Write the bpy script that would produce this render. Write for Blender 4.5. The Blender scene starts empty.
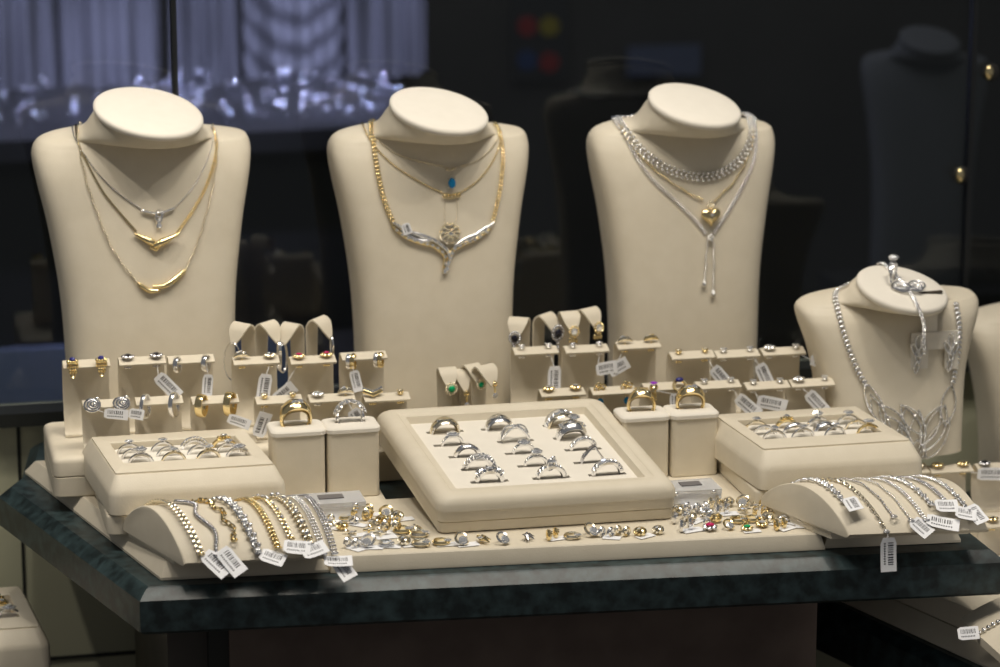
import bpy, math, random
from math import sin, cos, pi, radians
from mathutils import Vector, Matrix
from mathutils.bvhtree import BVHTree
random.seed(7)
S = bpy.context.scene
COL = S.collection
# ------------------------------------------------------------------ camera
F = 3000.0; TH = radians(14.0); PH = radians(12.5)
fw = Vector((sin(PH)*cos(TH), cos(PH)*cos(TH), -sin(TH)))
rt = Vector((cos(PH), -sin(PH), 0)); up = rt.cross(fw)
def ray(px, py): return fw + rt*((px-500)/F) - up*((py-333.5)/F)
_d = ray(500, 580); CAM = -_d*(0.716/-_d.z)
def U(px, py, z=0.0):
    d = ray(px, py); return CAM + d*((z-CAM.z)/d.z)
def UY(px, py, Y):
    d = ray(px, py); return CAM + d*((Y-CAM.y)/d.y)
cd = bpy.data.cameras.new('camera'); co = bpy.data.objects.new('camera', cd); COL.objects.link(co)
cd.sensor_width = 36; cd.lens = F*36/1000.0; cd.clip_start = 0.1; cd.clip_end = 60
co.matrix_world = Matrix.Translation(CAM) @ Matrix((rt, up, -fw)).transposed().to_4x4()
cd.dof.use_dof = True; cd.dof.focus_distance = 2.33; cd.dof.aperture_fstop = 5.6
S.camera = co
# ------------------------------------------------------------------ world, lights, exposure
W = bpy.data.worlds.new('world'); S.world = W; W.use_nodes = True
W.node_tree.nodes['Background'].inputs[0].default_value = (0.95, 0.95, 0.96, 1)
W.node_tree.nodes['Background'].inputs[1].default_value = 0.13
S.view_settings.view_transform = 'Standard'; S.view_settings.look = 'None'
S.view_settings.gamma = 1.0; S.view_settings.exposure = 0.0; S.view_settings.use_curve_mapping = False
def area(name, loc, tgt, sx, sy, power, col):
    l = bpy.data.lights.new(name, 'AREA'); l.shape = 'RECTANGLE'; l.size = sx; l.size_y = sy
    l.energy = power; l.color = col
    o = bpy.data.objects.new(name, l); COL.objects.link(o); o.location = loc
    o.rotation_euler = (Vector(tgt)-Vector(loc)).to_track_quat('-Z', 'Y').to_euler()
    return o
def spot(name, loc, tgt, power, col, size, blend=0.6, rad=0.02):
    l = bpy.data.lights.new(name, 'SPOT'); l.energy = power; l.color = col
    l.spot_size = radians(size); l.spot_blend = blend; l.shadow_soft_size = rad
    o = bpy.data.objects.new(name, l); COL.objects.link(o); o.location = loc
    o.rotation_euler = (Vector(tgt)-Vector(loc)).to_track_quat('-Z', 'Y').to_euler()
WARM = (1.0, 0.92, 0.80)
area('window_light', (0.1, -0.18, 1.30), (0.03, 0.15, 0.05), 1.1, 0.30, 9.5, WARM)
spot('halogen_spot', (-0.35, -0.05, 1.15), (-0.1, 0.2, 0.05), 7.0, WARM, 60)
spot('halogen_spot', (0.45, -0.1, 1.15), (0.15, 0.2, 0.05), 7.0, WARM, 60)
spot('halogen_spot', (0.05, -0.25, 1.2), (0.05, 0.15, 0.05), 6.0, WARM, 60)
for _x in (-0.30, 0.30): spot('added_sparkle_spot', (_x, 0.12, 1.3), (_x*0.6, 0.2, 0.03), 3.0, (1.0, 0.95, 0.88), 60, 0.6, 0.012)  # small spots added to put glints on the metal
spot('added_fill_spot', (-0.70, 0.0, 1.15), (-0.42, 0.40, -0.05), 14.0, WARM, 42)  # unseen fill added to brighten the left wall and low tray
spot('added_fill_spot', (0.75, -1.10, 0.25), (0.43, 0.15, -0.09), 9.0, (1.0, 0.95, 0.88), 18)  # low unseen fill added to reach the lower right counter beneath the slab
area('added_back_room_light', (0.6, 1.6, 1.6), (0.6, 2.2, 0.2), 1.5, 0.3, 2.0, (1.0, 0.9, 0.75))  # dim warm light added to lift the dark background
area('far_display_light', (-0.1, 1.25, 0.95), (-0.15, 1.55, 0.15), 0.9, 0.12, 4.0, (0.74, 0.76, 1.0))
for _x, _y in ((-0.35, 1.2), (0.0, 1.15), (0.35, 1.2)): spot('added_far_sparkle_spot', (_x, _y, 0.75), (_x*0.7, 1.55, 0.12), 70.0, (0.60, 0.60, 1.0), 40, 0.6, 0.02)  # strong bluish spots added to make the far jewellery sparkle
# ------------------------------------------------------------------ materials
def mat(name, col, rough=0.5, metal=0.0, noise=None, bump=None, spec=None, trans=None, coat=None, emit=None):
    m = bpy.data.materials.new(name); m.use_nodes = True
    nt = m.node_tree; b = nt.nodes['Principled BSDF']
    b.inputs['Base Color'].default_value = (*col, 1); b.inputs['Roughness'].default_value = rough
    b.inputs['Metallic'].default_value = metal
    if spec is not None: b.inputs['Specular IOR Level'].default_value = spec
    if trans is not None: b.inputs['Transmission Weight'].default_value = trans
    if coat is not None: b.inputs['Coat Weight'].default_value = coat
    if emit: b.inputs['Emission Color'].default_value = (*emit[0], 1); b.inputs['Emission Strength'].default_value = emit[1]
    tc = nt.nodes.new('ShaderNodeTexCoord')
    if noise:
        n = nt.nodes.new('ShaderNodeTexNoise'); n.inputs['Scale'].default_value = noise[0]; n.inputs['Detail'].default_value = 6
        r = nt.nodes.new('ShaderNodeValToRGB'); r.color_ramp.elements[0].position = noise[3] if len(noise) > 3 else 0.35
        r.color_ramp.elements[1].position = noise[4] if len(noise) > 4 else 0.65
        r.color_ramp.elements[0].color = (*noise[1], 1); r.color_ramp.elements[1].color = (*noise[2], 1)
        nt.links.new(tc.outputs['Object'], n.inputs['Vector']); nt.links.new(n.outputs['Fac'], r.inputs[0])
        nt.links.new(r.outputs[0], b.inputs['Base Color'])
    if bump:
        n = nt.nodes.new('ShaderNodeTexNoise'); n.inputs['Scale'].default_value = bump[0]; n.inputs['Detail'].default_value = 3
        p = nt.nodes.new('ShaderNodeBump'); p.inputs['Strength'].default_value = bump[1]; p.inputs['Distance'].default_value = bump[2]
        nt.links.new(tc.outputs['Object'], n.inputs['Vector']); nt.links.new(n.outputs['Fac'], p.inputs['Height'])
        nt.links.new(p.outputs[0], b.inputs['Normal'])
    return m
M = {}
M['cream'] = mat('cream_leatherette', (0.70, 0.635, 0.51), 0.5, noise=(60, (0.685, 0.62, 0.495), (0.715, 0.65, 0.525)), bump=(900, 0.25, 0.0004), spec=0.3)
M['cream_dark'] = mat('cream_side_wrap', (0.66, 0.57, 0.42), 0.55, noise=(60, (0.64, 0.55, 0.40), (0.68, 0.59, 0.44)), bump=(900, 0.25, 0.0004), spec=0.3)
M['suede'] = mat('pale_suede', (0.80, 0.755, 0.67), 0.8, noise=(80, (0.79, 0.745, 0.66), (0.81, 0.765, 0.68)), bump=(1500, 0.3, 0.0003), spec=0.15)
M['silver'] = mat('white_gold', (0.90, 0.90, 0.91), 0.22, 1.0)
M['steel'] = mat('grey_white_gold', (0.62, 0.62, 0.65), 0.22, 1.0)
M['gold'] = mat('yellow_gold', (0.93, 0.76, 0.42), 0.18, 1.0)
M['palegold'] = mat('pale_gold', (0.93, 0.85, 0.67), 0.2, 1.0)
M['diamond'] = mat('diamond', (0.97, 0.98, 1.0), 0.10, 0.8)
M['black'] = mat('black_stone', (0.01, 0.01, 0.02), 0.08)
M['blue'] = mat('dark_blue_stone', (0.03, 0.03, 0.20), 0.1)
M['topaz'] = mat('blue_topaz', (0.01, 0.28, 0.62), 0.08, 0.2)
M['emerald'] = mat('emerald', (0.0, 0.36, 0.13), 0.1)
M['ruby'] = mat('ruby', (0.55, 0.02, 0.12), 0.1)
M['amethyst'] = mat('amethyst', (0.30, 0.03, 0.55), 0.1)
M['paper'] = mat('white_paper', (0.88, 0.89, 0.92), 0.6)
M['ink'] = mat('black_ink', (0.02, 0.02, 0.03), 0.6)
M['plastic'] = mat('clear_plastic_bag', (0.95, 0.95, 0.97), 0.12, trans=0.6)
M['slot_shade'] = mat('slot_shade_dark', (0.04, 0.03, 0.02), 0.9)  # dark colour standing in for the shade inside the cap slot
M['acrylic'] = mat('clear_acrylic', (0.93, 0.94, 0.96), 0.06, trans=0.55)
M['greycard'] = mat('grey_card', (0.16, 0.15, 0.15), 0.7)
M['granite'] = mat('dark_green_granite', (0.03, 0.04, 0.04), 0.36, noise=(90, (0.014, 0.021, 0.022), (0.050, 0.082, 0.088), 0.38, 0.78), bump=(300, 0.1, 0.0003), spec=0.35)
M['brown'] = mat('brown_stone', (0.12, 0.085, 0.07), 0.6, noise=(25, (0.10, 0.068, 0.055), (0.14, 0.10, 0.08)))
M['pilaster'] = mat('dark_taupe_stone', (0.055, 0.045, 0.038), 0.6, noise=(20, (0.045, 0.038, 0.032), (0.065, 0.055, 0.045)))
M['olive'] = mat('olive_panel', (0.5, 0.5, 0.36), 0.5, noise=(8, (0.48, 0.48, 0.34), (0.52, 0.52, 0.38)))
M['taupe'] = mat('taupe_panel', (0.13, 0.11, 0.085), 0.5, noise=(8, (0.12, 0.10, 0.08), (0.14, 0.12, 0.09)))
M['joint'] = mat('dark_joint', (0.012, 0.014, 0.012), 0.6)
M['roomdark'] = mat('dark_shop_wall', (0.05, 0.045, 0.038), 0.9, noise=(3, (0.035, 0.032, 0.026), (0.06, 0.055, 0.046)))
M['bluegrey'] = mat('blue_grey_laminate', (0.10, 0.12, 0.20), 0.6, noise=(4, (0.085, 0.105, 0.17), (0.12, 0.14, 0.23)))
M['bluefront'] = mat('pale_blue_laminate', (0.45, 0.52, 0.78), 0.6, noise=(4, (0.42, 0.49, 0.74), (0.48, 0.55, 0.82)))
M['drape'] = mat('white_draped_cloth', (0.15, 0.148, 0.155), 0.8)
M['wood'] = mat('dark_cabinet', (0.02, 0.019, 0.018), 0.7)
M['red'] = mat('sign_red', (0.28, 0.02, 0.02), 0.5)
M['yellow'] = mat('sign_yellow', (0.30, 0.24, 0.02), 0.5)
M['signblue'] = mat('sign_blue', (0.02, 0.05, 0.16), 0.5)
M['signdark'] = mat('sign_dark', (0.03, 0.03, 0.03), 0.5)
M['edge'] = mat('dark_glass_joint', (0.012, 0.014, 0.016), 0.35)
def glassmat():
    m = bpy.data.materials.new('shop_glass'); m.use_nodes = True; nt = m.node_tree; nt.nodes.clear()
    o = nt.nodes.new('ShaderNodeOutputMaterial'); mx = nt.nodes.new('ShaderNodeMixShader')
    t = nt.nodes.new('ShaderNodeBsdfTransparent'); t.inputs[0].default_value = (0.62, 0.65, 0.66, 1)
    g = nt.nodes.new('ShaderNodeBsdfGlossy'); g.inputs['Roughness'].default_value = 0.0; g.inputs[0].default_value = (0.9, 0.95, 1, 1)
    mx.inputs[0].default_value = 0.03
    nt.links.new(t.outputs[0], mx.inputs[1]); nt.links.new(g.outputs[0], mx.inputs[2]); nt.links.new(mx.outputs[0], o.inputs[0])
    return m
M['glass'] = glassmat()
# ------------------------------------------------------------------ mesh helpers
def frame(t, n=None):
    t = Vector(t).normalized()
    n = Vector(n) if n is not None else Vector((0, 0, 1))
    if abs(t.dot(n.normalized())) > 0.97: n = Vector((1, 0, 0))
    s = t.cross(n).normalized(); n2 = s.cross(t).normalized()
    return t, s, n2
class MB:
    def __init__(s): s.v = []; s.f = []
    def add(s, vs, fs):
        o = len(s.v); s.v += [tuple(x) for x in vs]; s.f += [tuple(i+o for i in f) for f in fs]; return s
    def box(s, c, d, rz=0.0, b=0.0):
        x, y, z = d[0]/2, d[1]/2, d[2]/2
        vs = [(a*x, e*y, g*z) for g in (-1, 1) for e in (-1, 1) for a in (-1, 1)]
        cr, sr = cos(rz), sin(rz)
        vs = [(c[0]+a*cr-e*sr, c[1]+a*sr+e*cr, c[2]+g) for a, e, g in vs]
        return s.add(vs, [(0, 2, 3, 1), (4, 5, 7, 6), (0, 1, 5, 4), (2, 6, 7, 3), (0, 4, 6, 2), (1, 3, 7, 5)])
    def obox(s, c, ax, ay, az, d):
        vs = [Vector(c)+ax*(a*d[0]/2)+ay*(e*d[1]/2)+az*(g*d[2]/2) for g in (-1, 1) for e in (-1, 1) for a in (-1, 1)]
        return s.add(vs, [(0, 2, 3, 1), (4, 5, 7, 6), (0, 1, 5, 4), (2, 6, 7, 3), (0, 4, 6, 2), (1, 3, 7, 5)])
    def tube(s, pts, r, k=6, closed=False):
        n = len(pts); pts = [Vector(p) for p in pts]; rr = r if isinstance(r, (list, tuple)) else [r]*n
        vs = []; fs = []; prev = None
        for i in range(n):
            a = pts[i-1] if (i > 0 or closed) else pts[i]; b = pts[(i+1) % n] if (i < n-1 or closed) else pts[i]
            t, sx, nz = frame(b-a, prev); prev = nz
            for j in range(k):
                an = 2*pi*j/k; vs.append(pts[i]+sx*(rr[i]*cos(an))+nz*(rr[i]*sin(an)))
        for i in range(n if closed else n-1):
            for j in range(k):
                a = i*k+j; b = i*k+(j+1) % k; i2 = (i+1) % n; fs.append((a, b, i2*k+(j+1) % k, i2*k+j))
        if not closed: fs += [tuple(range(k))[::-1], tuple((n-1)*k+j for j in range(k))]
        return s.add(vs, fs)
    def torus(s, c, ax, ay, R, r, n=12, k=5, R2=None, a0=0.0, a1=2*pi, rw=None):
        # ring in plane ax, ay ; rw = width along axis
        c = Vector(c); ax = Vector(ax).normalized(); ay = Vector(ay).normalized(); az = ax.cross(ay)
        R2 = R2 or R; full = abs(a1-a0-2*pi) < 1e-6; vs = []; fs = []
        m = n if full else n+1
        for i in range(m):
            a = a0+(a1-a0)*i/n; cdir = ax*cos(a)+ay*sin(a); p = c+ax*(R*cos(a))+ay*(R2*sin(a))
            w = rw(a) if callable(rw) else (rw or r)
            th = r(a) if callable(r) else r
            for j in range(k):
                b = 2*pi*j/k; vs.append(p+cdir*(th*cos(b))+az*(w*sin(b)))
        for i in range(n):
            i2 = (i+1) % m
            for j in range(k): fs.append((i*k+j, i2*k+j, i2*k+(j+1) % k, i*k+(j+1) % k))
        if not full: fs += [tuple(range(k)), tuple((m-1)*k+j for j in range(k))[::-1]]
        return s.add(vs, fs)
    def ball(s, c, r, n=8, m=5, ax=None):
        c = Vector(c); rx, ry, rz = (r, r, r) if not isinstance(r, (tuple, list)) else r
        A = ax or (Vector((1, 0, 0)), Vector((0, 1, 0)), Vector((0, 0, 1)))
        vs = [c+A[2]*rz]; fs = []
        for i in range(1, m):
            t = pi*i/m
            for j in range(n):
                p = 2*pi*j/n; vs.append(c+A[0]*(rx*sin(t)*cos(p))+A[1]*(ry*sin(t)*sin(p))+A[2]*(rz*cos(t)))
        vs.append(c-A[2]*rz); L = len(vs)-1
        for j in range(n): fs.append((0, 1+j, 1+(j+1) % n)); fs.append((L, L-n+(j+1) % n, L-n+j))
        for i in range(m-2):
            for j in range(n): a = 1+i*n+j; b = 1+i*n+(j+1) % n; fs.append((a, a+n, b+n, b))
        return s.add(vs, fs)
    def gem(s, c, r, ax=None, h=0.55, n=8, ry=None):
        # brilliant cut: table, crown, girdle, pavilion tip
        c = Vector(c); A = ax or (Vector((1, 0, 0)), Vector((0, 1, 0)), Vector((0, 0, 1))); ry = ry or r
        vs = []; fs = []
        for q, z in ((0.55, h*0.55), (1.0, 0.1*h), (0.96, 0)):
            for j in range(n):
                a = 2*pi*(j+(0.5 if q < 0.9 else 0))/n; vs.append(c+A[0]*(r*q*cos(a))+A[1]*(ry*q*sin(a))+A[2]*(r*z))
        vs.append(c-A[2]*(r*0.85*h))
        fs.append(tuple(range(n)))
        for j in range(n):
            k = (j+1) % n
            fs += [(j, n+j, k), (k, n+j, n+k), (n+j, 2*n+j, 2*n+k, n+k), (2*n+j, 3*n, 2*n+k)]
        return s.add(vs, fs)
    def loft(s, rings, cap0=True, cap1=True):
        n = len(rings[0]); vs = [p for r in rings for p in r]; fs = []
        for i in range(len(rings)-1):
            for j in range(n):
                k = (j+1) % n; fs.append((i*n+j, i*n+k, (i+1)*n+k, (i+1)*n+j))
        if cap0: fs.append(tuple(range(n))[::-1])
        if cap1: fs.append(tuple((len(rings)-1)*n+j for j in range(n)))
        return s.add(vs, fs)
    def rloft(s, c, rings, seg=4, cap0=True, cap1=True):
        # rings: (z, hx, hy, r[, dx, dy])
        R = []
        for q in rings:
            z, hx, hy, r = q[:4]; dx, dy = (q[4], q[5]) if len(q) > 4 else (0, 0); r = max(min(r, hx*0.98, hy*0.98), 1e-5); ring = []
            for sx, sy, a0 in ((1, 1, 0), (-1, 1, pi/2), (-1, -1, pi), (1, -1, 1.5*pi)):
                for i in range(seg+1):
                    a = a0+pi/2*i/seg; ring.append((c[0]+dx+sx*(hx-r)+r*cos(a), c[1]+dy+sy*(hy-r)+r*sin(a), c[2]+z))
            R.append(ring)
        return s.loft(R, cap0, cap1)
    def prism(s, poly, zs):
        # zs list of (z, inset); polygon counter-clockwise
        R = []
        n = len(poly)
        for z, ins in zs:
            ring = []
            for i in range(n):
                p = Vector(poly[i]); a = (p-Vector(poly[i-1])).normalized(); b = (Vector(poly[(i+1) % n])-p).normalized()
                na = Vector((-a.y, a.x)); nb = Vector((-b.y, b.x)); mm = (na+nb); mm = mm/mm.dot(na)
                q = p+mm*ins; ring.append((q.x, q.y, z))
            R.append(ring)
        return s.loft(R)
    def strip(s, prof, width, th):
        # curved sheet: prof list of (y, z[, w, x]) ; extruded along x
        P = [Vector((p[1-1], p[1])) for p in prof]; n = len(P); vs = []; fs = []
        for i in range(n):
            a = P[max(i-1, 0)]; b = P[min(i+1, n-1)]; t = (b-a).normalized(); nn = Vector((-t.y, t.x))
            w = (prof[i][2] if len(prof[i]) > 2 else width)/2; x0 = prof[i][3] if len(prof[i]) > 3 else 0
            for sd in (-1, 1):
                q = P[i]+nn*(th/2*sd)
                vs += [(x0-w, q.x, q.y), (x0+w, q.x, q.y)]
        for i in range(n-1):
            a = i*4; b = a+4
            fs += [(a, a+1, b+1, b), (a+2, b+2, b+3, a+3), (a, b, b+2, a+2), (a+1, a+3, b+3, b+1)]
        fs += [(0, 2, 3, 1), ((n-1)*4, (n-1)*4+1, (n-1)*4+3, (n-1)*4+2)]
        return s.add(vs, fs)
    def mesh(s, name, m, smooth=35):
        me = bpy.data.meshes.new(name); me.from_pydata(s.v, [], s.f); me.materials.append(m)
        if smooth:
            me.polygons.foreach_set('use_smooth', [True]*len(me.polygons)); me.update()
            me.set_sharp_from_angle(angle=radians(smooth))
        me.update(); return me
def ob(name, mb, m, parent=None, smooth=35, loc=None, rot=None):
    me = mb if isinstance(mb, bpy.types.Mesh) else mb.mesh(name, M[m] if isinstance(m, str) else m, smooth)
    o = bpy.data.objects.new(name, me); COL.objects.link(o)
    if parent: o.parent = parent
    if loc: o.location = loc
    if rot: o.rotation_euler = rot
    return o
def tag(o, label, cat, group=None):
    o['label'] = label; o['category'] = cat
    if group: o['group'] = group
    return o
def thing(name, label, cat, loc=(0, 0, 0), rz=0.0, group=None, rot=None, sc=None):
    o = bpy.data.objects.new(name, None); COL.objects.link(o); o.empty_display_size = 0.01
    o.location = loc; o.rotation_euler = rot if rot else (0, 0, rz)
    if sc: o.scale = (sc, sc, sc)
    return tag(o, label, cat, group)
def struct(name, mb, m, smooth=35, parent=None):
    o = ob(name, mb, m, parent, smooth)
    if not parent: o['kind'] = 'structure'
    return o
def cr(pts, n):
    # Catmull-Rom through tuples, n samples per span
    P = [pts[0]]+list(pts)+[pts[-1]]; out = []
    for i in range(1, len(P)-2):
        for k in range(n):
            t = k/n; out.append(tuple(0.5*((2*b)+(-a+c)*t+(2*a-5*b+4*c-d)*t*t+(-a+3*b-3*c+d)*t**3) for a, b, c, d in zip(P[i-1], P[i], P[i+1], P[i+2])))
    out.append(tuple(pts[-1])); return out
def resample(pts, step):
    pts = [Vector(p) for p in pts]; out = [pts[0].copy()]; acc = 0.0
    for a, b in zip(pts, pts[1:]):
        L = (b-a).length
        if L < 1e-9: continue
        while acc+L >= step:
            t = (step-acc)/L; a = a+(b-a)*t; out.append(a.copy()); L = (b-a).length; acc = 0.0
            if L < 1e-9: break
        acc += L
    return out
X, Y, Z = Vector((1, 0, 0)), Vector((0, 1, 0)), Vector((0, 0, 1))
# ================================================================== SETTING
GY = 0.470          # plane of the glass behind the counter
LEDGE = 0.018
# granite counter
def slab(name, poly, z1, th, label):
    t = thing(name, label, 'counter', (poly[0][0], poly[0][1], z1-th))
    m = MB().prism(poly, [(z1-th, 0.004), (z1-th+0.003, 0.0), (z1-0.008, 0.0), (z1-0.0015, 0.0075), (z1, 0.010)])
    o = ob('counter_slab', m, 'granite', t, 30); o.location = (-poly[0][0], -poly[0][1], -(z1-th))
    return t
slab('granite_counter', [(-0.264, 0.032), (0.392, -0.020), (0.386, 0.455), (-0.315, 0.455), (-0.328, 0.365), (-0.350, 0.318)], 0.0, 0.035,
     'dark green granite counter slab carrying the busts and the big ring tray')
g = thing('counter_pedestal', 'dark brown stone pedestal under the granite counter', 'pedestal', (0.05, 0.2, -0.80))
pl = [(-0.19, 0.10), (0.27, 0.065), (0.27, 0.43), (-0.19, 0.43)]
o = ob('pedestal_body', MB().prism([(a-0.05, b-0.2) for a, b in pl], [(0, 0), (0.763, 0)]), 'brown', g, 20)
o = ob('corner_pilaster', MB().prism([(a-0.05, b-0.2) for a, b in [(-0.235, 0.125), (-0.205, 0.12), (-0.205, 0.4), (-0.235, 0.4)]], [(0, 0), (0.763, 0)]), 'pilaster', g, 20)
o = ob('corner_pilaster', MB().prism([(a-0.05, b-0.2) for a, b in [(-0.205, 0.108), (-0.19, 0.105), (-0.19, 0.4), (-0.205, 0.4)]], [(0, 0), (0.763, 0)]), 'joint', g, 20)
struct('floor', MB().box((0.3, 0.6, -0.83), (5, 5, 0.06)), 'taupe', 0)
# wall of panels under the glass
w = struct('wall_back', MB().box((0.4, GY+0.03, -0.40), (3.0, 0.05, 0.83)), 'olive', 0)
jm = MB()
v = UY(22, 520, GY); jm.box((v.x, GY+0.0045, -0.4), (0.003, 0.002, 0.83))
v = UY(120, 655, GY); jm.box((0.4, GY+0.0045, v.z), (3.0, 0.002, 0.003))
v = UY(163, 655, GY); jm.box((v.x, GY+0.0045, v.z-0.3), (0.004, 0.002, 0.6))
jo = ob('panel_joint', jm, 'joint', w, 0)
struct('trim_1', MB().box((0.4, GY+0.0, LEDGE+0.0), (3.0, 0.03, 0.012)), 'joint', 0)
# glass panes with dark butt joints
xj1 = UY(174, 50, GY+0.02).x; xj2 = UY(969, 130, GY+0.02).x
gz0, gz1 = LEDGE+0.006, 0.95
for i, (a, b) in enumerate([(-1.1, xj1-0.001), (xj1+0.001, xj2-0.001), (xj2+0.001, 1.7)]):
    struct('window_%d' % (i+1), MB().box(((a+b)/2, GY+0.02, (gz0+gz1)/2), (b-a, 0.006, gz1-gz0)), 'glass', 0)
struct('trim_2', MB().box((xj1, GY+0.019, (gz0+gz1)/2), (0.0042, 0.012, gz1-gz0)), 'edge', 0)
struct('trim_3', MB().box((xj2, GY+0.019, (gz0+gz1)/2), (0.0045, 0.012, gz1-gz0)), 'edge', 0)
# dark shop interior beyond the glass
struct('wall_far', MB().box((0.4, 2.3, 0.3), (5, 0.05, 2.4)), 'roomdark', 0)
# far display on the left: a lit ledge of jewellery in front of draped cloth
fd = thing('far_display_cabinet', 'dark cabinet with blue grey lower front beyond the glass', 'cabinet', (-0.2, 1.45, -0.8))
xr = UY(425, 100, 1.40).x; zt = UY(100, 132, 1.38).z
def loc_(o, p): o.location = (-p[0], -p[1], -p[2])
b_ = (-0.2, 1.45, -0.8)
o = ob('cabinet_top', MB().box(((xr-1.2)/2, 1.55, zt-0.012), (xr+1.2, 0.42, 0.024)), 'wood', fd, 0); loc_(o, b_)
z345 = UY(100, 345, 1.36).z; x300 = UY(305, 380, 1.36).x
o = ob('cabinet_body', MB().box(((xr-1.2)/2, 1.56, (zt-0.024+z345)/2), (xr+1.2, 0.38, zt-0.024-z345)), 'wood', fd, 0); loc_(o, b_)
o = ob('lower_front', MB().box(((x300-1.2)/2, 1.53, (z345-0.8)/2), (x300+1.2, 0.34, z345+0.8)), 'bluefront', fd, 0); loc_(o, b_)
# draped cloth busts
for k, (x0, x1, lab) in enumerate([(-30, 60, 'blurred white draped cloth at the far left behind the glass'), (62, 165, 'blurred white draped cloth left of the first glass joint'),
                                   (172, 245, 'blurred white draped cloth just right of the first glass joint'), (247, 350, 'blurred white cloth with swagged folds beyond the glass'),
                                   (352, 432, 'blurred plain grey cloth beside the dark shop interior')]):
    Yd = 1.70; a = UY(x0, 60, Yd).x; b = UY(x1, 60, Yd).x; ztop = UY(100, -60, Yd).z; zb = zt
    m = MB(); nx, nz = 40, 60; vs = []; fs = []
    for i in range(nz+1):
        q = i/nz; z = zb+(ztop-zb)*q
        for j in range(nx+1):
            p = j/nx; x = a+(b-a)*p
            fold = 0.012*sin(p*pi*7+0.6*k)*(1-q*0.6)+0.003*sin((q*30)-(2*p-1)**2*7)*(1 if k == 3 else 0.0)
            yy = Yd+0.035*(2*p-1)**2-fold
            vs.append((x, yy, z))
    n0 = len(vs); vs += [(x_, y_+0.012, z_) for x_, y_, z_ in vs]
    W_ = nx+1
    for i in range(nz):
        for j in range(nx):
            c = i*W_+j; fs.append((c, c+1, c+1+W_, c+W_)); fs.append((n0+c, n0+c+W_, n0+c+1+W_, n0+c+1))
    for j in range(nx): fs.append((j, n0+j, n0+j+1, j+1)); c = nz*W_+j; fs.append((c, c+1, n0+c+1, n0+c))
    for i in range(nz): c = i*W_; fs.append((c, c+W_, n0+c+W_, n0+c)); c = i*W_+nx; fs.append((c, n0+c, n0+c+W_, c+W_))
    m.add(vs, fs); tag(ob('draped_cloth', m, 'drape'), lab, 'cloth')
# far jewellery pieces (blurred bright points)
gm = MB(); gm.torus((0, 0, 0.004), X, Z, 0.0040, 0.0007, 16, 6); gm.ball((0, -0.0003, 0.0092), 0.0026, 12, 8)
M['farsilver'] = mat('bright_white_metal', (0.9, 0.91, 1.0), 0.22, 1.0)
far_mesh = gm.mesh('far_ring', M['farsilver'], 60)
rng = random.Random(3)
fc = 0
for k in range(130):
    px = rng.uniform(-5, 425)
    if 60 < px < 70 or 100 < px < 130: px += 70
    Yq = rng.uniform(1.39, 1.70); x = UY(px, 110, Yq).x
    if x > xr-0.01: continue
    o = bpy.data.objects.new('far_ring', far_mesh); COL.objects.link(o)
    s_ = rng.uniform(0.8, 1.9); o.scale = (s_, s_, s_); o.location = (x, Yq, zt+0.0002+s_*0.0); o.rotation_euler = (0, 0, rng.uniform(-1, 1))
    tag(o, 'tiny blurred sparkling white metal ring on the far display behind the glass', 'ring', 'sparkling jewellery on the far display'); fc += 1
# dim card-payment style sign and pale panel on the far wall (deep in the dark)
sg = thing('wall_sign', 'dim sign of red and yellow discs over blue and red discs in the dark shop', 'sign', UY(540, 60, 2.26), 0)
def sgp(px, py):
    q = UY(px, py, 2.26)-Vector(sg.location); return q
q0, q1 = sgp(512, -2), sgp(568, 80)
o = ob('sign_board', MB().box(((q0.x+q1.x)/2, 0.004, (q0.z+q1.z)/2), (q1.x-q0.x, 0.006, q0.z-q1.z)), 'signdark', sg, 0)
for px, py, mm, yy in ((527, 26, 'red', -0.003), (549, 26, 'yellow', -0.005), (527, 60, 'signblue', -0.003), (549, 62, 'red', -0.005)):
    c = sgp(px, py); m = MB(); R = 0.015
    m.loft([[(c.x+R*cos(2*pi*i/24), y_, c.z+R*sin(2*pi*i/24)) for i in range(24)] for y_ in (yy, yy+0.004)]); ob('disc', m, mm, sg, 30)
c0, c1 = UY(628, 47, 2.26), UY(700, 74, 2.26)
tag(ob('wall_notice', MB().box(((c0.x+c1.x)/2, 2.262, (c0.z+c1.z)/2), (c1.x-c0.x, 0.01, c0.z-c1.z)), 'bluegrey', None, 0), 'dim blue grey notice on the dark wall above the third bust', 'notice')
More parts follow.
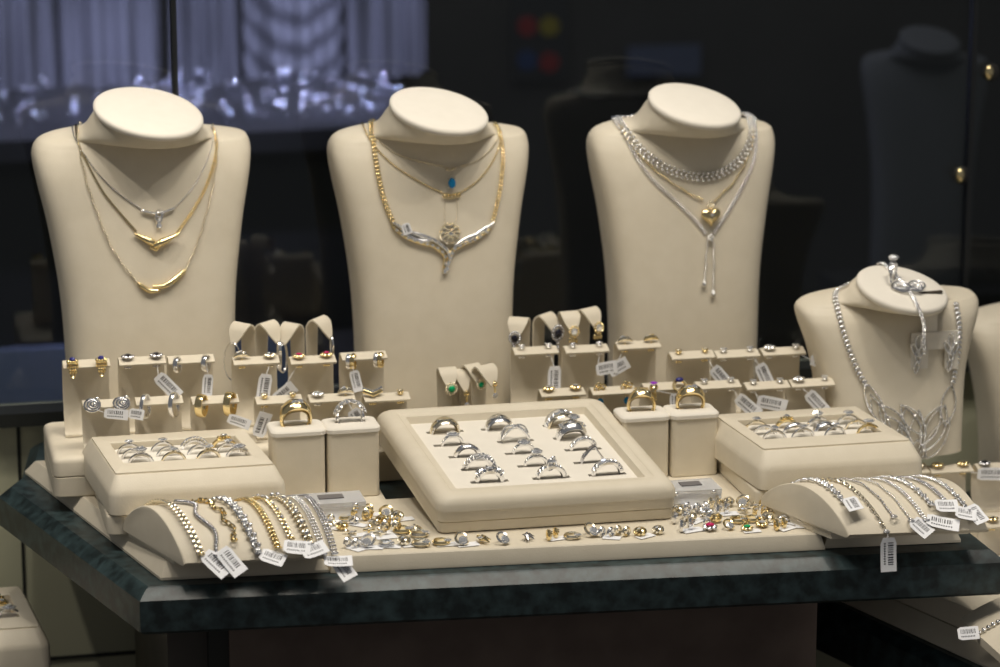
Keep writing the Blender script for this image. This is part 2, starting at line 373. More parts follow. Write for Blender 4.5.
# ================================================================== BUSTS
BV = {}
def bust(key, base, yaw, H, Wd, label, D=1.0, ncap=1.0, lean=0.0, roll=6.0, m1='cream', m2='suede'):
    t = thing('display_bust', label, 'bust', base, yaw)
    # t, w, d, y, z, tilt, exponent
    K = [(0.066, 0.034, 0.0, 0.0, 0, 4.0), (0.066, 0.034, 0.0, 0.08, 0, 4.0), (0.0685, 0.034, 0.003, 0.14, 0, 4.0), (0.0755, 0.033, 0.006, 0.195, 0, 4.0),
         (0.0825, 0.031, 0.009, 0.232, 0, 4.0), (0.0855, 0.029, 0.011, 0.250, 2, 3.6), (0.0856, 0.027, 0.012, 0.260, 4, 3.2), (0.0825, 0.025, 0.012, 0.2670, 6, 2.8),
         (0.0730, 0.0250, 0.011, 0.2705, 8, 2.3), (0.0610, 0.028, 0.006, 0.2715, 12, 2.0), (0.0520, 0.033, -0.001, 0.2735, 13, 2.0), (0.0465, 0.037, -0.008, 0.2775, 15, 2.0),
         (0.0408, 0.0395, -0.0150, 0.2860, 17, 2.0), (0.0385, 0.0390, -0.019, 0.2905, 18, 2.0)]
    ks = H/0.30; ws = Wd/0.171
    rings = []; N = 56
    for w, d, y, z, tl, ex in cr(K, 5):
        rl_ = math.tan(radians(roll))*min(1, max(0, (z-0.266)/0.016)); tl = radians(tl); r_ = []
        for j in range(N):
            a = 2*pi*j/N; ca, sa = cos(a), sin(a)
            x = w*math.copysign(abs(ca)**(2/ex), ca)*ws; yy = d*math.copysign(abs(sa)**(2/ex), sa)*ws*D
            r_.append((x, y*ws+yy*cos(tl)+lean*z, z*ks+yy*sin(tl)-x*rl_))
        rings.append(r_)
    b = ob('bust_body', MB().loft(rings), m1, t, 50)
    # oval cap with rounded rim
    cy, cz, tl = -0.0205*ws+lean*0.29, 0.2918*ks, radians(17.5); A = Y*cos(tl)+Z*sin(tl); Nn = -Y*sin(tl)+Z*cos(tl)
    rr = []
    for off, q in ((-0.0035, 0.97), (-0.0028, 1.0), (-0.0005, 1.022), (0.0016, 1.02), (0.003, 0.99), (0.0036, 0.95), (0.0042, 0.6), (0.0044, 0.02)):
        rr.append([Vector((0, cy, cz))+X*(0.0402*ws*ncap*q*cos(2*pi*j/56))+A*(0.0400*ws*ncap*q*sin(2*pi*j/56))+Nn*off-Z*(math.tan(radians(roll))*0.0408*ws*ncap*q*cos(2*pi*j/56)) for j in range(56)])
    ob('neck_cap', MB().loft(rr), m2, t, 50)
    bpy.context.view_layer.update()
    vs, fs = [], []
    for ch in t.children:
        mw = ch.matrix_world; n0 = len(vs); vs += [mw @ v.co for v in ch.data.vertices]; fs += [tuple(i+n0 for i in p.vertices) for p in ch.data.polygons]
    BV[key] = (BVHTree.FromPolygons(vs, fs), t, ws, ks, lean)
    return t
def pick(key, px, py):
    d = ray(px, py).normalized(); h = BV[key][0].ray_cast(CAM, d)
    if h[0] is None:
        # nearest point of the surface to the line of sight
        best = None
        for k in range(-20, 21):
            p = CAM+d*(2.55+k*0.01); q = BV[key][0].find_nearest(p)
            if q[0] is not None and (best is None or q[3] < best[2]): best = (q[0], q[1], q[3])
        return best[0], best[1]
    n = h[1]
    if n.dot(d) > 0: n = -n
    return h[0], n
def on(key, pts, off=0.0008, n=8, smooth2=True):
    """curve through picture points, laid on the bust's surface"""
    c = cr(pts, n) if smooth2 else pts
    out = []
    for p in c:
        q, nn = pick(key, *p); out.append((q+nn*off, nn))
    return out
def behind(key, a, b, n=14, off=0.001, drop=0.0):
    """closing arc round the back of the neck between two world points"""
    bt, t, ws, ks, lean = BV[key]; mi = t.matrix_world.inverted(); la, lb = mi @ a, mi @ b
    if la.x > lb.x: la, lb = lb, la; sw = True
    else: sw = False
    out = []
    for i in range(n+1):
        q = i/n; an = pi-pi*q
        x = (la.x+lb.x)/2+(lb.x-la.x)/2*(-cos(pi*q)); y = la.y+(lb.y-la.y)*q+sin(pi*q)*0.040*ws; z = la.z+(lb.z-la.z)*q+sin(pi*q)*(0.012-drop)
        p = t.matrix_world @ Vector((x, y, z)); h = bt.find_nearest(p); v = p-h[0]
        ins = v.dot(h[1]) < 0
        if ins or v.length > 0.006: p = h[0]+h[1]*off
        out.append(p)
    return out if not sw else out[::-1]
BY = 0.40
def bx(px, py): p = UY(px, py, BY); return p
p1, p2, p3 = UY(147, 113, BY-0.03), UY(440, 111, BY-0.03), UY(697, 106, BY-0.03)
print('bust caps', p1, p2, p3)
bust('a', (p1.x+0.000, BY, 0.0), radians(5), p1.z/0.294*0.30, 0.182, 'large cream jewellery bust at the left with three draped necklaces', ncap=1.03)
bust('b', (p2.x-0.001, BY, 0.0), radians(5), p2.z/0.294*0.30, 0.174, 'large cream jewellery bust in the middle with a V-shaped centrepiece necklace')
bust('c', (p3.x-0.001, BY, 0.0), radians(5), p3.z/0.294*0.30, 0.168, 'large cream jewellery bust right of the middle with a gold heart necklace')
SY = 0.268
p4 = UY(906, 292, SY-0.03)
bust('d', (p4.x-0.001, SY, 0.0), radians(4), p4.z/0.294*0.30, 0.161, 'small cream bust at the right with the openwork leaf necklace')
pf = UY(936, 44, 1.22)
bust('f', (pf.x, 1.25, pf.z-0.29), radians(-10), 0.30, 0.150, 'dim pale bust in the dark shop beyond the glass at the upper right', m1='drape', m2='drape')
t = thing('far_pedestal', 'dark stand carrying the dim bust beyond the glass', 'stand', (pf.x, 1.25, -0.8))
hh_ = pf.z-0.2903+0.8
ob('pedestal_body', MB().rloft((0, 0, 0), [(0, 0.09, 0.07, 0.004), (hh_-0.02, 0.09, 0.07, 0.004)]), 'wood', t, 20)
ob('pedestal_top', MB().rloft((0, 0, 0), [(hh_-0.0198, 0.10, 0.08, 0.004), (hh_-0.001, 0.10, 0.08, 0.004)]), 'wood', t, 20)
for (px, py, lb) in ((959, 175, 'small gold glass fitting left of the right glass joint'), (988, 72, 'small gold glass fitting right of the right glass joint near the top')):
    v = UY(px, py, GY+0.012); kt = thing('glass_fitting', lb, 'fitting', v)
    ob('knob', MB().ball((0, -0.002, 0), (0.0045, 0.0045, 0.0075), 14, 8), 'gold', kt, 60)
    ob('backing_disc', MB().ball((0.004, 0.003, -0.001), (0.0085, 0.0016, 0.0085), 18, 6), 'wood', kt, 60)
# partial bust at the frame's right edge, standing on the lower counter's block
# ================================================================== BASE BOARDS, RISERS
BZ = 0.013
def board(poly, z0, z1, label, cham=0.006, name='base_board', m='cream'):
    o = ob(name, MB().prism(poly, [(z0, 0), (z0+0.002, 0), (z1-0.001, cham), (z1, cham+0.001)]), m, None, 20); return tag(o, label, 'display board')
board([(-0.246, 0.052), (-0.121, 0.044), (-0.121, 0.352), (-0.326, 0.352)], 0.0005, BZ, 'cream base board under the left stack of boxes')
board([(-0.1205, 0.041), (0.258, 0.015), (0.262, 0.232), (0.135, 0.232), (0.135, 0.180), (-0.050, 0.180), (-0.050, 0.232), (-0.1205, 0.232)], 0.0005, BZ, 'wide cream base board in the middle strewn with loose jewellery', 0.003)
board([(0.2585, 0.018), (0.366, 0.010), (0.366, 0.232), (0.2625, 0.232)], 0.0005, BZ, 'cream base board under the right bracelet ramp', 0.004)
def rbox(c, hx, hy, z0, z1, label, r=0.006, e=0.005, name='display_riser', m='cream', seam=None):
    R = [(z0, hx-0.001, hy-0.001, r), (z0+0.001, hx, hy, r)]
    if seam:
        for s_ in seam: R += [(s_-0.0008, hx, hy, r), (s_-0.0003, hx-0.0012, hy-0.0012, r), (s_+0.0003, hx-0.0012, hy-0.0012, r), (s_+0.0008, hx, hy, r)]
    for i in range(5):
        a = pi/2*i/4; R.append((z1-e+e*sin(a), hx-e+e*cos(a), hy-e+e*cos(a), r))
    o = ob(name, MB().rloft((c[0], c[1], 0), R), m, None, 35); return tag(o, label, 'display riser')
RL = 0.046
rbox((-0.186, 0.291), 0.124, 0.056, BZ+0.0003, RL, 'long cream riser carrying the left cluster of earring stands', seam=[0.030])
RL2 = 0.028
rbox((-0.020, 0.305), 0.040, 0.040, 0.0003, RL2, 'small cream riser behind the back of the big ring tray, left of the middle')
rbox((0.128, 0.318), 0.078, 0.055, 0.0003, RL2, 'cream riser carrying the earring stands between the middle and third busts')
RR = 0.036
rbox((0.277, 0.284), 0.062, 0.050, 0.0003, RR, 'cream riser carrying the six diamond stud stands at the right')
# ================================================================== RING TRAYS
def pocket_floor(mb, x0, x1, y0, y1, z, slots, dep=0.012):
    """flat floor with real slits: slots = list of rows (yc, [xc...]); slit 0.025 x 0.0028"""
    sw, sh = 0.0150, 0.0021; ys = y0
    for yc, xs in sorted(slots):
        mb.add([(x0, ys, z), (x1, ys, z), (x1, yc-sh, z), (x0, yc-sh, z)], [(0, 1, 2, 3)]); xa = x0
        for xc in sorted(xs):
            mb.add([(xa, yc-sh, z), (xc-sw, yc-sh, z), (xc-sw, yc+sh, z), (xa, yc+sh, z)], [(0, 1, 2, 3)]); xa = xc+sw
            a, b, c, d = xc-sw, xc+sw, yc-sh, yc+sh
            mb.add([(a, c, z), (b, c, z), (b, d, z), (a, d, z), (a, c, z-dep), (b, c, z-dep), (b, d, z-dep), (a, d, z-dep)],
                   [(0, 4, 5, 1), (1, 5, 6, 2), (2, 6, 7, 3), (3, 7, 4, 0), (4, 7, 6, 5)])
        mb.add([(xa, yc-sh, z), (x1, yc-sh, z), (x1, yc+sh, z), (xa, yc+sh, z)], [(0, 1, 2, 3)]); ys = yc+sh
    mb.add([(x0, ys, z), (x1, ys, z), (x1, y1, z), (x0, y1, z)], [(0, 1, 2, 3)])
# --- large centre tray
TW, TD = 0.0945, 0.0900; TB, TT = BZ+0.0002, 0.0440
TILT, TRZ, SHR = radians(8.0), radians(-0.5), 0.100
tray = thing('ring_tray', 'large open cream tray with rows of diamond rings in the middle of the counter', 'tray', (0.0625, 0.0750, TB), 0, None, (TILT, 0, TRZ))
TM = Matrix.Translation((0.0625, 0.0750, TB)) @ Matrix.Rotation(TRZ, 4, 'Z') @ Matrix.Rotation(TILT, 4, 'X')
def tsh(mb):
    mb.v = [(x-SHR*(y+TD), y+TD, z) for x, y, z in mb.v]; return mb
h = TT-TB; zf = h-0.0075
R = [(0, TW-0.003, TD-0.003, 0.004), (0.001, TW-0.002, TD-0.002, 0.005), (0.0085, TW-0.002, TD-0.002, 0.005), (0.0092, TW-0.0032, TD-0.0032, 0.005), (0.0099, TW-0.001, TD-0.001, 0.006),
     (0.0195, TW-0.001, TD-0.001, 0.006), (0.0200, TW-0.0022, TD-0.0022, 0.006), (0.0208, TW, TD, 0.008), (h-0.012, TW+0.0005, TD+0.0005, 0.009)]
for i in range(1, 7):
    a = pi/2*i/6; R.append((h-0.010+0.010*sin(a), TW-0.009+0.0095*cos(a), TD-0.009+0.0095*cos(a), 0.009))
R += [(h, TW-0.013, TD-0.013, 0.005), (h-0.001, TW-0.0142, TD-0.0142, 0.004)]
ob('tray_rim', tsh(MB().rloft((0, 0, 0), R, cap1=False)), 'cream', tray, 40)
R = [(h-0.0012, TW-0.0140, TD-0.0140, 0.002), (h-0.0008, TW-0.0145, TD-0.0145, 0.002), (h-0.0012, TW-0.0152, TD-0.0152, 0.002), (h-0.0018, TW-0.0195, TD-0.0195, 0.002), (zf-0.0002, TW-0.0215, TD-0.0215, 0.001)]
ob('inner_frame', tsh(MB().rloft((0, 0, 0), R, cap0=False, cap1=False)), 'cream', tray, 40)
# slot positions from the rings' feet
CR = [  # px, py of ring foot, kind, metal, label
    (444, 432, 'dome_full', 'palegold', 'wide pave band ring with gold inside, back left of big tray', 1.15),
    (452, 446, 'flower', 'silver', 'diamond cluster ring second from the back left column of big tray', 0.9),
    (466, 456, 'plain', 'silver', 'plain polished white gold band with a tiny stone left column of big tray', 1.0),
    (478, 468, 'baguette', 'silver', 'ribbed baguette diamond ring second from the front left column of big tray', 1.1),
    (488, 481, 'knotty', 'silver', 'chunky three stone white gold ring at the front left of the big tray', 1.05),
    (499, 430, 'pave', 'silver', 'rounded pave diamond ring at the back of the middle column of the big tray', 1.1),
    (515, 442, 'openwork', 'silver', 'crossed openwork white gold ring behind the cluster rings middle column of big tray', 1.15),
    (524, 455, 'flower', 'silver', 'diamond flower ring in the centre of the big tray', 0.9),
    (536, 467, 'halo', 'silver', 'raised halo ring second from front, middle column of big tray', 0.95),
    (551, 479, 'bypass', 'silver', 'bypass diamond ring at the front of the middle column of the big tray', 1.1),
    (562, 428, 'wideband', 'palegold', 'wide gold band set with round diamonds at the back right of the big tray', 1.2),
    (572, 440, 'signet', 'silver', 'heavy square shouldered diamond ring right column of big tray', 1.2),
    (584, 452, 'row', 'silver', 'low diamond row ring, middle of right column of big tray', 1.05),
    (594, 466, 'peak', 'steel', 'pointed dark white gold ring second from the front right column of big tray', 1.0),
    (609, 478, 'row', 'silver', 'low arched diamond row ring at the front right of the big tray', 1.2)]
rows = {}
for q in CR:
    _mi = TM.inverted(); _o = _mi @ CAM; _dd = (_mi.to_3x3() @ ray(q[0], q[1]-1.5)); _p = _o+_dd*((zf-_o.z)/_dd.z); rows[q] = Vector((_p.x+SHR*_p.y, _p.y-TD, zf))
slots = []
for r in range(5):
    ps = [rows[CR[r]], rows[CR[5+r]], rows[CR[10+r]]]; yy = sum(p.y for p in ps)/3
    slots.append((yy, [p.x for p in ps]))
    for k in (r, 5+r, 10+r): rows[CR[k]] = (rows[CR[k]].x, yy)
slots_sorted = sorted(slots)
fm = MB(); pocket_floor(fm, -TW+0.0213, TW-0.0213, -TD+0.0213, TD-0.0213, zf, slots)
ob('padded_floor', tsh(fm), 'suede', tray, 0)
# ------------------------------------------------------------------ ring models (axis along y, centre at origin, top up)
RC = {}
class RB(MB):
    def torus(s, c, ax, ay, R, r, n=12, k=5, R2=None, a0=0.0, a1=2*pi, rw=None):
        if R > 0.008 and tuple(c) == (0, 0, 0):
            r0 = r; r = (lambda a: r0(a)*1.35) if callable(r0) else r0*1.9
            if callable(rw): w0 = rw; rw = lambda a: w0(a)*1.3
        return MB.torus(s, c, ax, ay, R, r, n, k, R2, a0, a1, rw)
    def gem(s, c, r, *a, **k): return MB.gem(s, c, r*1.6, *a, **k)
def ringparts(kind, metal):
    if (kind, metal) in RC: return RC[(kind, metal)]
    R = 0.0092; b = RB(); st = RB(); st2 = None
    Rm = R
    def hw(w0, w1): return lambda a: w0+(w1-w0)*max(0, sin(a))**1.5
    if kind == 'solitaire':
        b.torus((0, 0, 0), X, Z, Rm, 0.0006, 32, 6, rw=hw(0.0008, 0.0013))
        for s_ in (-1, 1):
            for t_ in (-1, 1): b.tube([(s_*0.0006, t_*0.0006, R), (s_*0.0018, t_*0.0018, R+0.0030)], 0.00035, 5)
        st.gem((0, 0, R+0.0026), 0.0025)
    elif kind == 'big':
        b.torus((0, 0, 0), X, Z, Rm, 0.0007, 32, 6, rw=hw(0.0009, 0.0018))
        for i in range(6): b.tube([(0.0008*cos(i), 0.0008*sin(i), R), (0.0024*cos(i*pi/3), 0.0024*sin(i*pi/3), R+0.0035)], 0.0004, 5)
        st.gem((0, 0, R+0.0032), 0.0030)
    elif kind == 'paveband':
        b.torus((0, 0, 0), X, Z, Rm, 0.0007, 32, 6, rw=hw(0.0010, 0.0016))
        for i in range(13):
            a = radians(22+i*136/12); d = X*cos(a)+Z*sin(a); st.gem(d*(R+0.0006), 0.0010, (Y, d.cross(Y), d))
    elif kind == 'fan':
        b.torus((0, 0, 0), X, Z, Rm, 0.0006, 32, 6, rw=hw(0.0008, 0.0013))
        for i in range(9):
            a = radians(34+i*14); d = X*cos(a)+Z*sin(a); b.tube([d*R, d*(R+0.0034)], 0.00042, 5)
            st.gem(d*(R+0.0030), 0.0013, (Y, d.cross(Y), d))
    elif kind in ('dome_full', 'pave', 'wideband'):
        wm = {'dome_full': 0.0042, 'pave': 0.0045, 'wideband': 0.0048}[kind]
        b.torus((0, 0, 0), X, Z, Rm, 0.0009, 36, 8, rw=hw(wm*0.6, wm))
        rw_ = 3 if kind != 'wideband' else 1
        if kind == 'wideband':
            for i in range(9):
                a = radians(10+i*20); d = X*cos(a)+Z*sin(a); st.gem(d*(R+0.0012), 0.0021, (Y, d.cross(Y), d))
                b.torus(d*(R+0.0010), Y, d.cross(Y), 0.0022, 0.0004, 10, 4)
            for s_ in (-1, 1): b.torus((0, s_*0.0040, 0), X, Z, R+0.0006, 0.0006, 32, 5)
        else:
            for j in range(-1, 2):
                for i in range(15):
                    a = radians(8+(i+0.5*(j % 2))*11.3); d = X*cos(a)+Z*sin(a); st.gem(d*(R+0.0007-abs(j)*0.0003)+Y*(j*wm*0.55), 0.0011, (Y, d.cross(Y), d))
    elif kind == 'plain':
        b.torus((0, 0, 0), X, Z, Rm, 0.0010, 40, 8, rw=hw(0.0012, 0.0026))
        st.gem((0, 0, R+0.0011), 0.0013)
    elif kind == 'baguette':
        b.torus((0, 0, 0), X, Z, Rm, 0.0008, 36, 6, rw=hw(0.001, 0.003))
        for i in range(11):
            a = radians(15+i*15); d = X*cos(a)+Z*sin(a); tt = d.cross(Y)
            ax = (Y*0.85+tt*0.5).normalized(); b.ball(d*(R+0.0013), (0.0036, 0.0011, 0.0015), 8, 5, (ax, d.cross(ax), d))
            st.gem(d*(R+0.0026)+ax*0.0012, 0.0009, (Y, tt, d)); st.gem(d*(R+0.0026)-ax*0.0014, 0.0009, (Y, tt, d))
    elif kind == 'knotty':
        b.torus((0, 0, 0), X, Z, Rm, 0.0012, 36, 6, rw=hw(0.0015, 0.003))
        for i in (-1, 0, 1):
            a = radians(90+i*40); d = X*cos(a)+Z*sin(a)
            for s_ in (-1, 1): b.torus(d*(R+0.0010)+d.cross(Y)*s_*0.0022, Y, d, 0.0026, 0.0009, 12, 5)
            st.gem(d*(R+0.0028), 0.0022, (Y, d.cross(Y), d))
    elif kind == 'openwork':
        for s_ in (-1, 1):
            pts = [Vector(((R+0.0012*sin(a)**2)*cos(a), s_*0.0042*sin(a*2.0), (R+0.002*max(0, sin(a)))*sin(a))) for a in [2*pi*i/40 for i in range(40)]]
            b.tube(pts, 0.0010, 6, True)
            for i in range(3, 18): st.gem(pts[i]+(pts[i]).normalized()*0.0008, 0.0010, (Y, pts[i].normalized().cross(Y), pts[i].normalized()))
    elif kind in ('flower', 'halo'):
        b.torus((0, 0, 0), X, Z, Rm, 0.0008, 32, 6, rw=hw(0.0010, 0.0024))
        rr = 0.0034 if kind == 'flower' else 0.0026; zz = R+(0.0022 if kind == 'flower' else 0.0045)
        st.gem((0, 0, zz+0.0006), 0.0024)
        for i in range(8):
            a = i*pi/4; c = Vector((rr*1.2*cos(a), rr*sin(a), zz-0.0003)); st.gem(c, 0.0013); b.ball(c-Z*0.0010, 0.0012, 6, 4)
        b.tube([(0, 0, R), (0, 0, zz)], 0.0011, 6)
        for s_ in (-1, 1):
            for i in range(4):
                a = radians(90+s_*(28+i*13)); d = X*cos(a)+Z*sin(a); st.gem(d*(R+0.0008), 0.0011, (Y, d.cross(Y), d))
    elif kind == 'bypass':
        b.torus((0, 0, 0), X, Z, Rm, 0.0010, 36, 6, rw=hw(0.001, 0.0022))
        for s_ in (-1, 1):
            b.torus((s_*0.001, s_*0.0016, R+0.0022), (X*0.5+Y*0.2).normalized(), Z, 0.0028, 0.0008, 16, 5, R2=0.0042)
            for i in range(4):
                a = radians(90+s_*(24+i*15)); d = X*cos(a)+Z*sin(a); st.gem(d*(R+0.0012), 0.0019, (Y, d.cross(Y), d))
        st.gem((0, 0, R+0.0042), 0.0022)
    elif kind == 'signet':
        b.torus((0, 0, 0), X, Z, Rm, lambda a: 0.0012+0.0016*max(0, sin(a))**2, 36, 8, rw=hw(0.0025, 0.0048))
        for i in range(-4, 5):
            for j in (-1, 0, 1): st.gem((i*0.0018, j*0.0024, R+0.0026-abs(i)*0.0006), 0.0011)
        st.gem((0.001, 0, R+0.0062), 0.0026)
        for i in range(4): b.tube([(0.001, 0, R+0.002), (0.001+0.0024*cos(i*pi/2+.8), 0.0024*sin(i*pi/2+.8), R+0.0064)], 0.0004, 5)
    elif kind == 'row':
        b.torus((0, 0, 0), X, Z, Rm, 0.0009, 36, 6, rw=hw(0.001, 0.0024))
        for i in range(9):
            a = radians(26+i*16); d = X*cos(a)+Z*sin(a); st.gem(d*(R+0.0012), 0.0016, (Y, d.cross(Y), d)); b.ball(d*(R+0.0003)+Y*0.0014, 0.0012, 6, 4); b.ball(d*(R+0.0003)-Y*0.0014, 0.0012, 6, 4)
    elif kind == 'peak':
        pts = [Vector((-R, 0, 0)), Vector((-R*0.8, 0, R*0.6)), Vector((-0.002, 0, R+0.0034)), Vector((0.0015, 0, R+0.005)), Vector((0.003, 0, R+0.002)), Vector((R*0.85, 0, R*0.5)), Vector((R, 0, 0)), Vector((R*0.7, 0, -R*0.7)), Vector((0, 0, -R)), Vector((-R*0.7, 0, -R*0.7))]
        for s_ in (-1, 0, 1): b.tube([p+Y*s_*0.0012 for p in pts], 0.0009, 6, True)
        for i in range(4): st.gem((-0.0065+i*0.0019, 0, R*0.75+i*0.0013+0.001), 0.0011)
    elif kind == 'cocktail':    # wide polished gold dome ring
        b.torus((0, 0, 0), X, Z, 0.0098, lambda a: 0.0010+0.0024*max(0, sin(a))**1.5, 40, 8, rw=hw(0.0022, 0.0060))
        st.gem((0.002, -0.004, 0.0128), 0.0016, (X, Z, -Y)); st.gem((-0.002, -0.004, 0.0128), 0.0013, (X, Z, -Y))
    elif kind == 'flat_top':    # gold ring with a flat block top
        b.torus((0, 0, 0), X, Z, 0.0095, lambda a: 0.0010+0.0020*max(0, sin(a))**3, 40, 8, rw=hw(0.002, 0.005))
        b.box((0, 0, 0.0112), (0.0105, 0.0085, 0.0026))
        for i in range(5): st.gem((-0.0036+i*0.0018, -0.0043, 0.0112), 0.0007, (X, Z, -Y))
    elif kind == 'goldhead':
        b.torus((0, 0, 0), X, Z, Rm, 0.0009, 32, 6, rw=hw(0.001, 0.0026))
        for i in range(-2, 3): b.ball((i*0.0022, 0, R+0.0016-abs(i)*0.0004), (0.0014, 0.0028, 0.0018), 8, 5)
        st.gem((0, 0, R+0.0034), 0.0018)
    elif kind == 'lattice':
        for s_ in (-1, 1):
            pts = [Vector((R*cos(a), s_*0.0038*cos(a*5), (R+0.001)*sin(a)+0.0012*max(0, sin(a)))) for a in [2*pi*i/60 for i in range(60)]]
            b.tube(pts, 0.0009, 6, True)
        for i in range(9):
            a = radians(20+i*17.5); d = X*cos(a)+Z*sin(a); st.gem(d*(R+0.0024), 0.0017, (Y, d.cross(Y), d))
    me1 = b.mesh('ring_band', M[metal], 50); me2 = st.mesh('ring_stones', M['diamond'], 0)
    RC[(kind, metal)] = (me1, me2); return RC[(kind, metal)]
def ring(kind, metal, loc, label, rz=0.0, sc=1.0, group=None, rot=None):
    t = thing('finger_ring', label, 'ring', loc, rz, group, rot, sc)
    a, b = ringparts(kind, metal); ob('ring_band', a, None, t); ob('ring_stones', b, None, t); return t
for q in CR:
    x, y = rows[q]; ring(q[2], q[3], TM @ Vector((x-SHR*(y+TD), y+TD, zf-0.0006)), q[4], 0, q[5]*1.02, None, (TILT, 0, TRZ+0.06*((q[0]*7) % 5-2)))
rbox((0.060, 0.232), 0.050, 0.014, 0.0003, 0.0285, 'small cream block propping up the back of the big ring tray', name='display_box')
# --- the padded ring trays left and right
def padded(c, z0, z1, label, rings, place, rot=0.0, lower=None):
    t = thing('padded_ring_tray', label, 'tray', (c[0], c[1], z0), rot)
    h = z1-z0; A, B = 0.0605, 0.0520; OA, OB = 0.0680, 0.0650; ia, ib = 0.0500, 0.0300; off = 0.003
    R = [(0, OA-0.002, OB-0.002, 0.006), (0.001, OA, OB, 0.006), (h-0.016, OA, OB, 0.008), (h-0.013, OA-0.0005, OB-0.0005, 0.009), (h-0.0105, OA-0.002, OB-0.002, 0.008), (h-0.0022, A+0.0015, B+0.003, 0.004), (h-0.0012, A+0.0006, B+0.0015, 0.003), (h-0.0016, A, B, 0.001)]
    KS = 0.09
    def shr(mb):
        mb.v = [(x-KS*y, y, z) for x, y, z in mb.v]; return mb
    ob('tray_body', shr(MB().rloft((0, 0, 0), R, cap1=False)), 'cream', t, 35)
    R = [(h-0.002, A, B, 0.0008), (h-0.0002, A, B, 0.0008), (h, A-0.0004, B-0.0004, 0.0008), (h, ia, ib, 0.001, 0, off), (h-0.0006, ia-0.0006, ib-0.0006, 0.001, 0, off), (h-0.011, ia-0.0006, ib-0.0006, 0.001, 0, off)]
    ob('top_frame', shr(MB().rloft((0, 0, 0), R, cap0=False)), 'cream', t, 35)
    ys = [off-ib+0.0060, off-0.0035+0.0, off+0.0150]
    ys = [off-0.0215, off-0.0072, off+0.0072, off+0.0215]
    for yy in ys:
        m = MB(); rr = []
        for i in range(11):
            xx = -ia+0.0008+(2*ia-0.0016)*i/10; e = 0.85 if i in (0, 10) else 1
            rr.append([(xx, yy+0.0062*e*cos(2*pi*j/16), h-0.0085+0.0052*e*sin(2*pi*j/16)) for j in range(16)])
        m.loft(rr); ob('ring_roll', shr(m), 'suede', t, 60)
    cr_, sr_ = cos(rot), sin(rot)
    gy = [off+0.0143, off, off-0.0143]
    for r in range(3):
        for k in range(4):
            kind, metal, desc, dx = rings[r*4+k]
            x = -0.037+0.0238*k+dx*0.8+r*0.001; y = gy[r]; x -= KS*y
            pos = ['back', 'middle', 'front'][r]; cn = ['leftmost', 'second', 'third', 'rightmost'][k]
            ring(kind, metal, (c[0]+x*cr_-y*sr_, c[1]+x*sr_+y*cr_, z1-0.0072), '%s %s, %s row, %s' % (cn, desc, pos, place), rot+0.15*((k*7+r*3) % 3-1), 1.0)
    return t
LT = [('solitaire', 'silver', 'white gold solitaire ring', 0.0), ('solitaire', 'silver', 'slim white gold solitaire ring', 0.003), ('fan', 'silver', 'fan shaped diamond ring', 0.004), ('goldhead', 'gold', 'yellow gold cluster ring', 0.004),
      ('paveband', 'silver', 'white gold pave band', 0.0), ('paveband', 'silver', 'narrow pave band', 0.004), ('paveband', 'silver', 'broad diamond band', 0.004), ('solitaire', 'silver', 'white gold side stone ring', 0.003),
      ('halo', 'silver', 'low white gold halo ring', 0.002), ('solitaire', 'palegold', 'yellow gold solitaire ring', 0.004), ('big', 'palegold', 'two tone large diamond ring', 0.008), ('flower', 'silver', 'diamond cluster ring', 0.008)]
ZL_ = 0.0598; c0 = U(181, 450, ZL_)
padded((c0.x, c0.y, 0), BZ+0.016, ZL_, 'padded cream ring tray at the left, on top of a lower box', LT, 'left padded tray')
rbox((c0.x, c0.y), 0.0645, 0.0625, BZ+0.0003, BZ+0.0158, 'shallow cream box beneath the left padded ring tray', e=0.002, name='display_box', m='cream')
RTi = [('solitaire', 'palegold', 'two tone solitaire ring', -0.002), ('goldhead', 'gold', 'engraved yellow gold ring', 0.0), ('halo', 'silver', 'bright centred diamond ring', 0.003), ('big', 'silver', 'tall white gold solitaire ring', 0.006),
       ('paveband', 'silver', 'diamond half hoop ring', -0.002), ('plain', 'silver', 'shining white gold band', 0.0), ('dome_full', 'silver', 'wide grey pave ring', 0.002), ('paveband', 'palegold', 'yellow gold pave band', 0.006),
       ('solitaire', 'silver', 'tiny white gold solitaire ring', 0.0), ('solitaire', 'silver', 'slim solitaire ring', 0.0), ('solitaire', 'silver', 'small single stone ring', 0.004), ('big', 'gold', 'yellow gold solitaire ring', 0.010)]
ZR_ = 0.0583; c1 = U(806, 427, ZR_)
c1.x += 0.004
padded((c1.x, c1.y, 0), BZ+0.014, ZR_, 'padded cream ring tray at the right, in front of the small bust', RTi, 'right padded tray')
rbox((c1.x, c1.y), 0.0650, 0.0625, BZ+0.0003, BZ+0.0138, 'shallow cream box beneath the right padded ring tray', e=0.002, name='display_box')
print('trays', c0, c1)
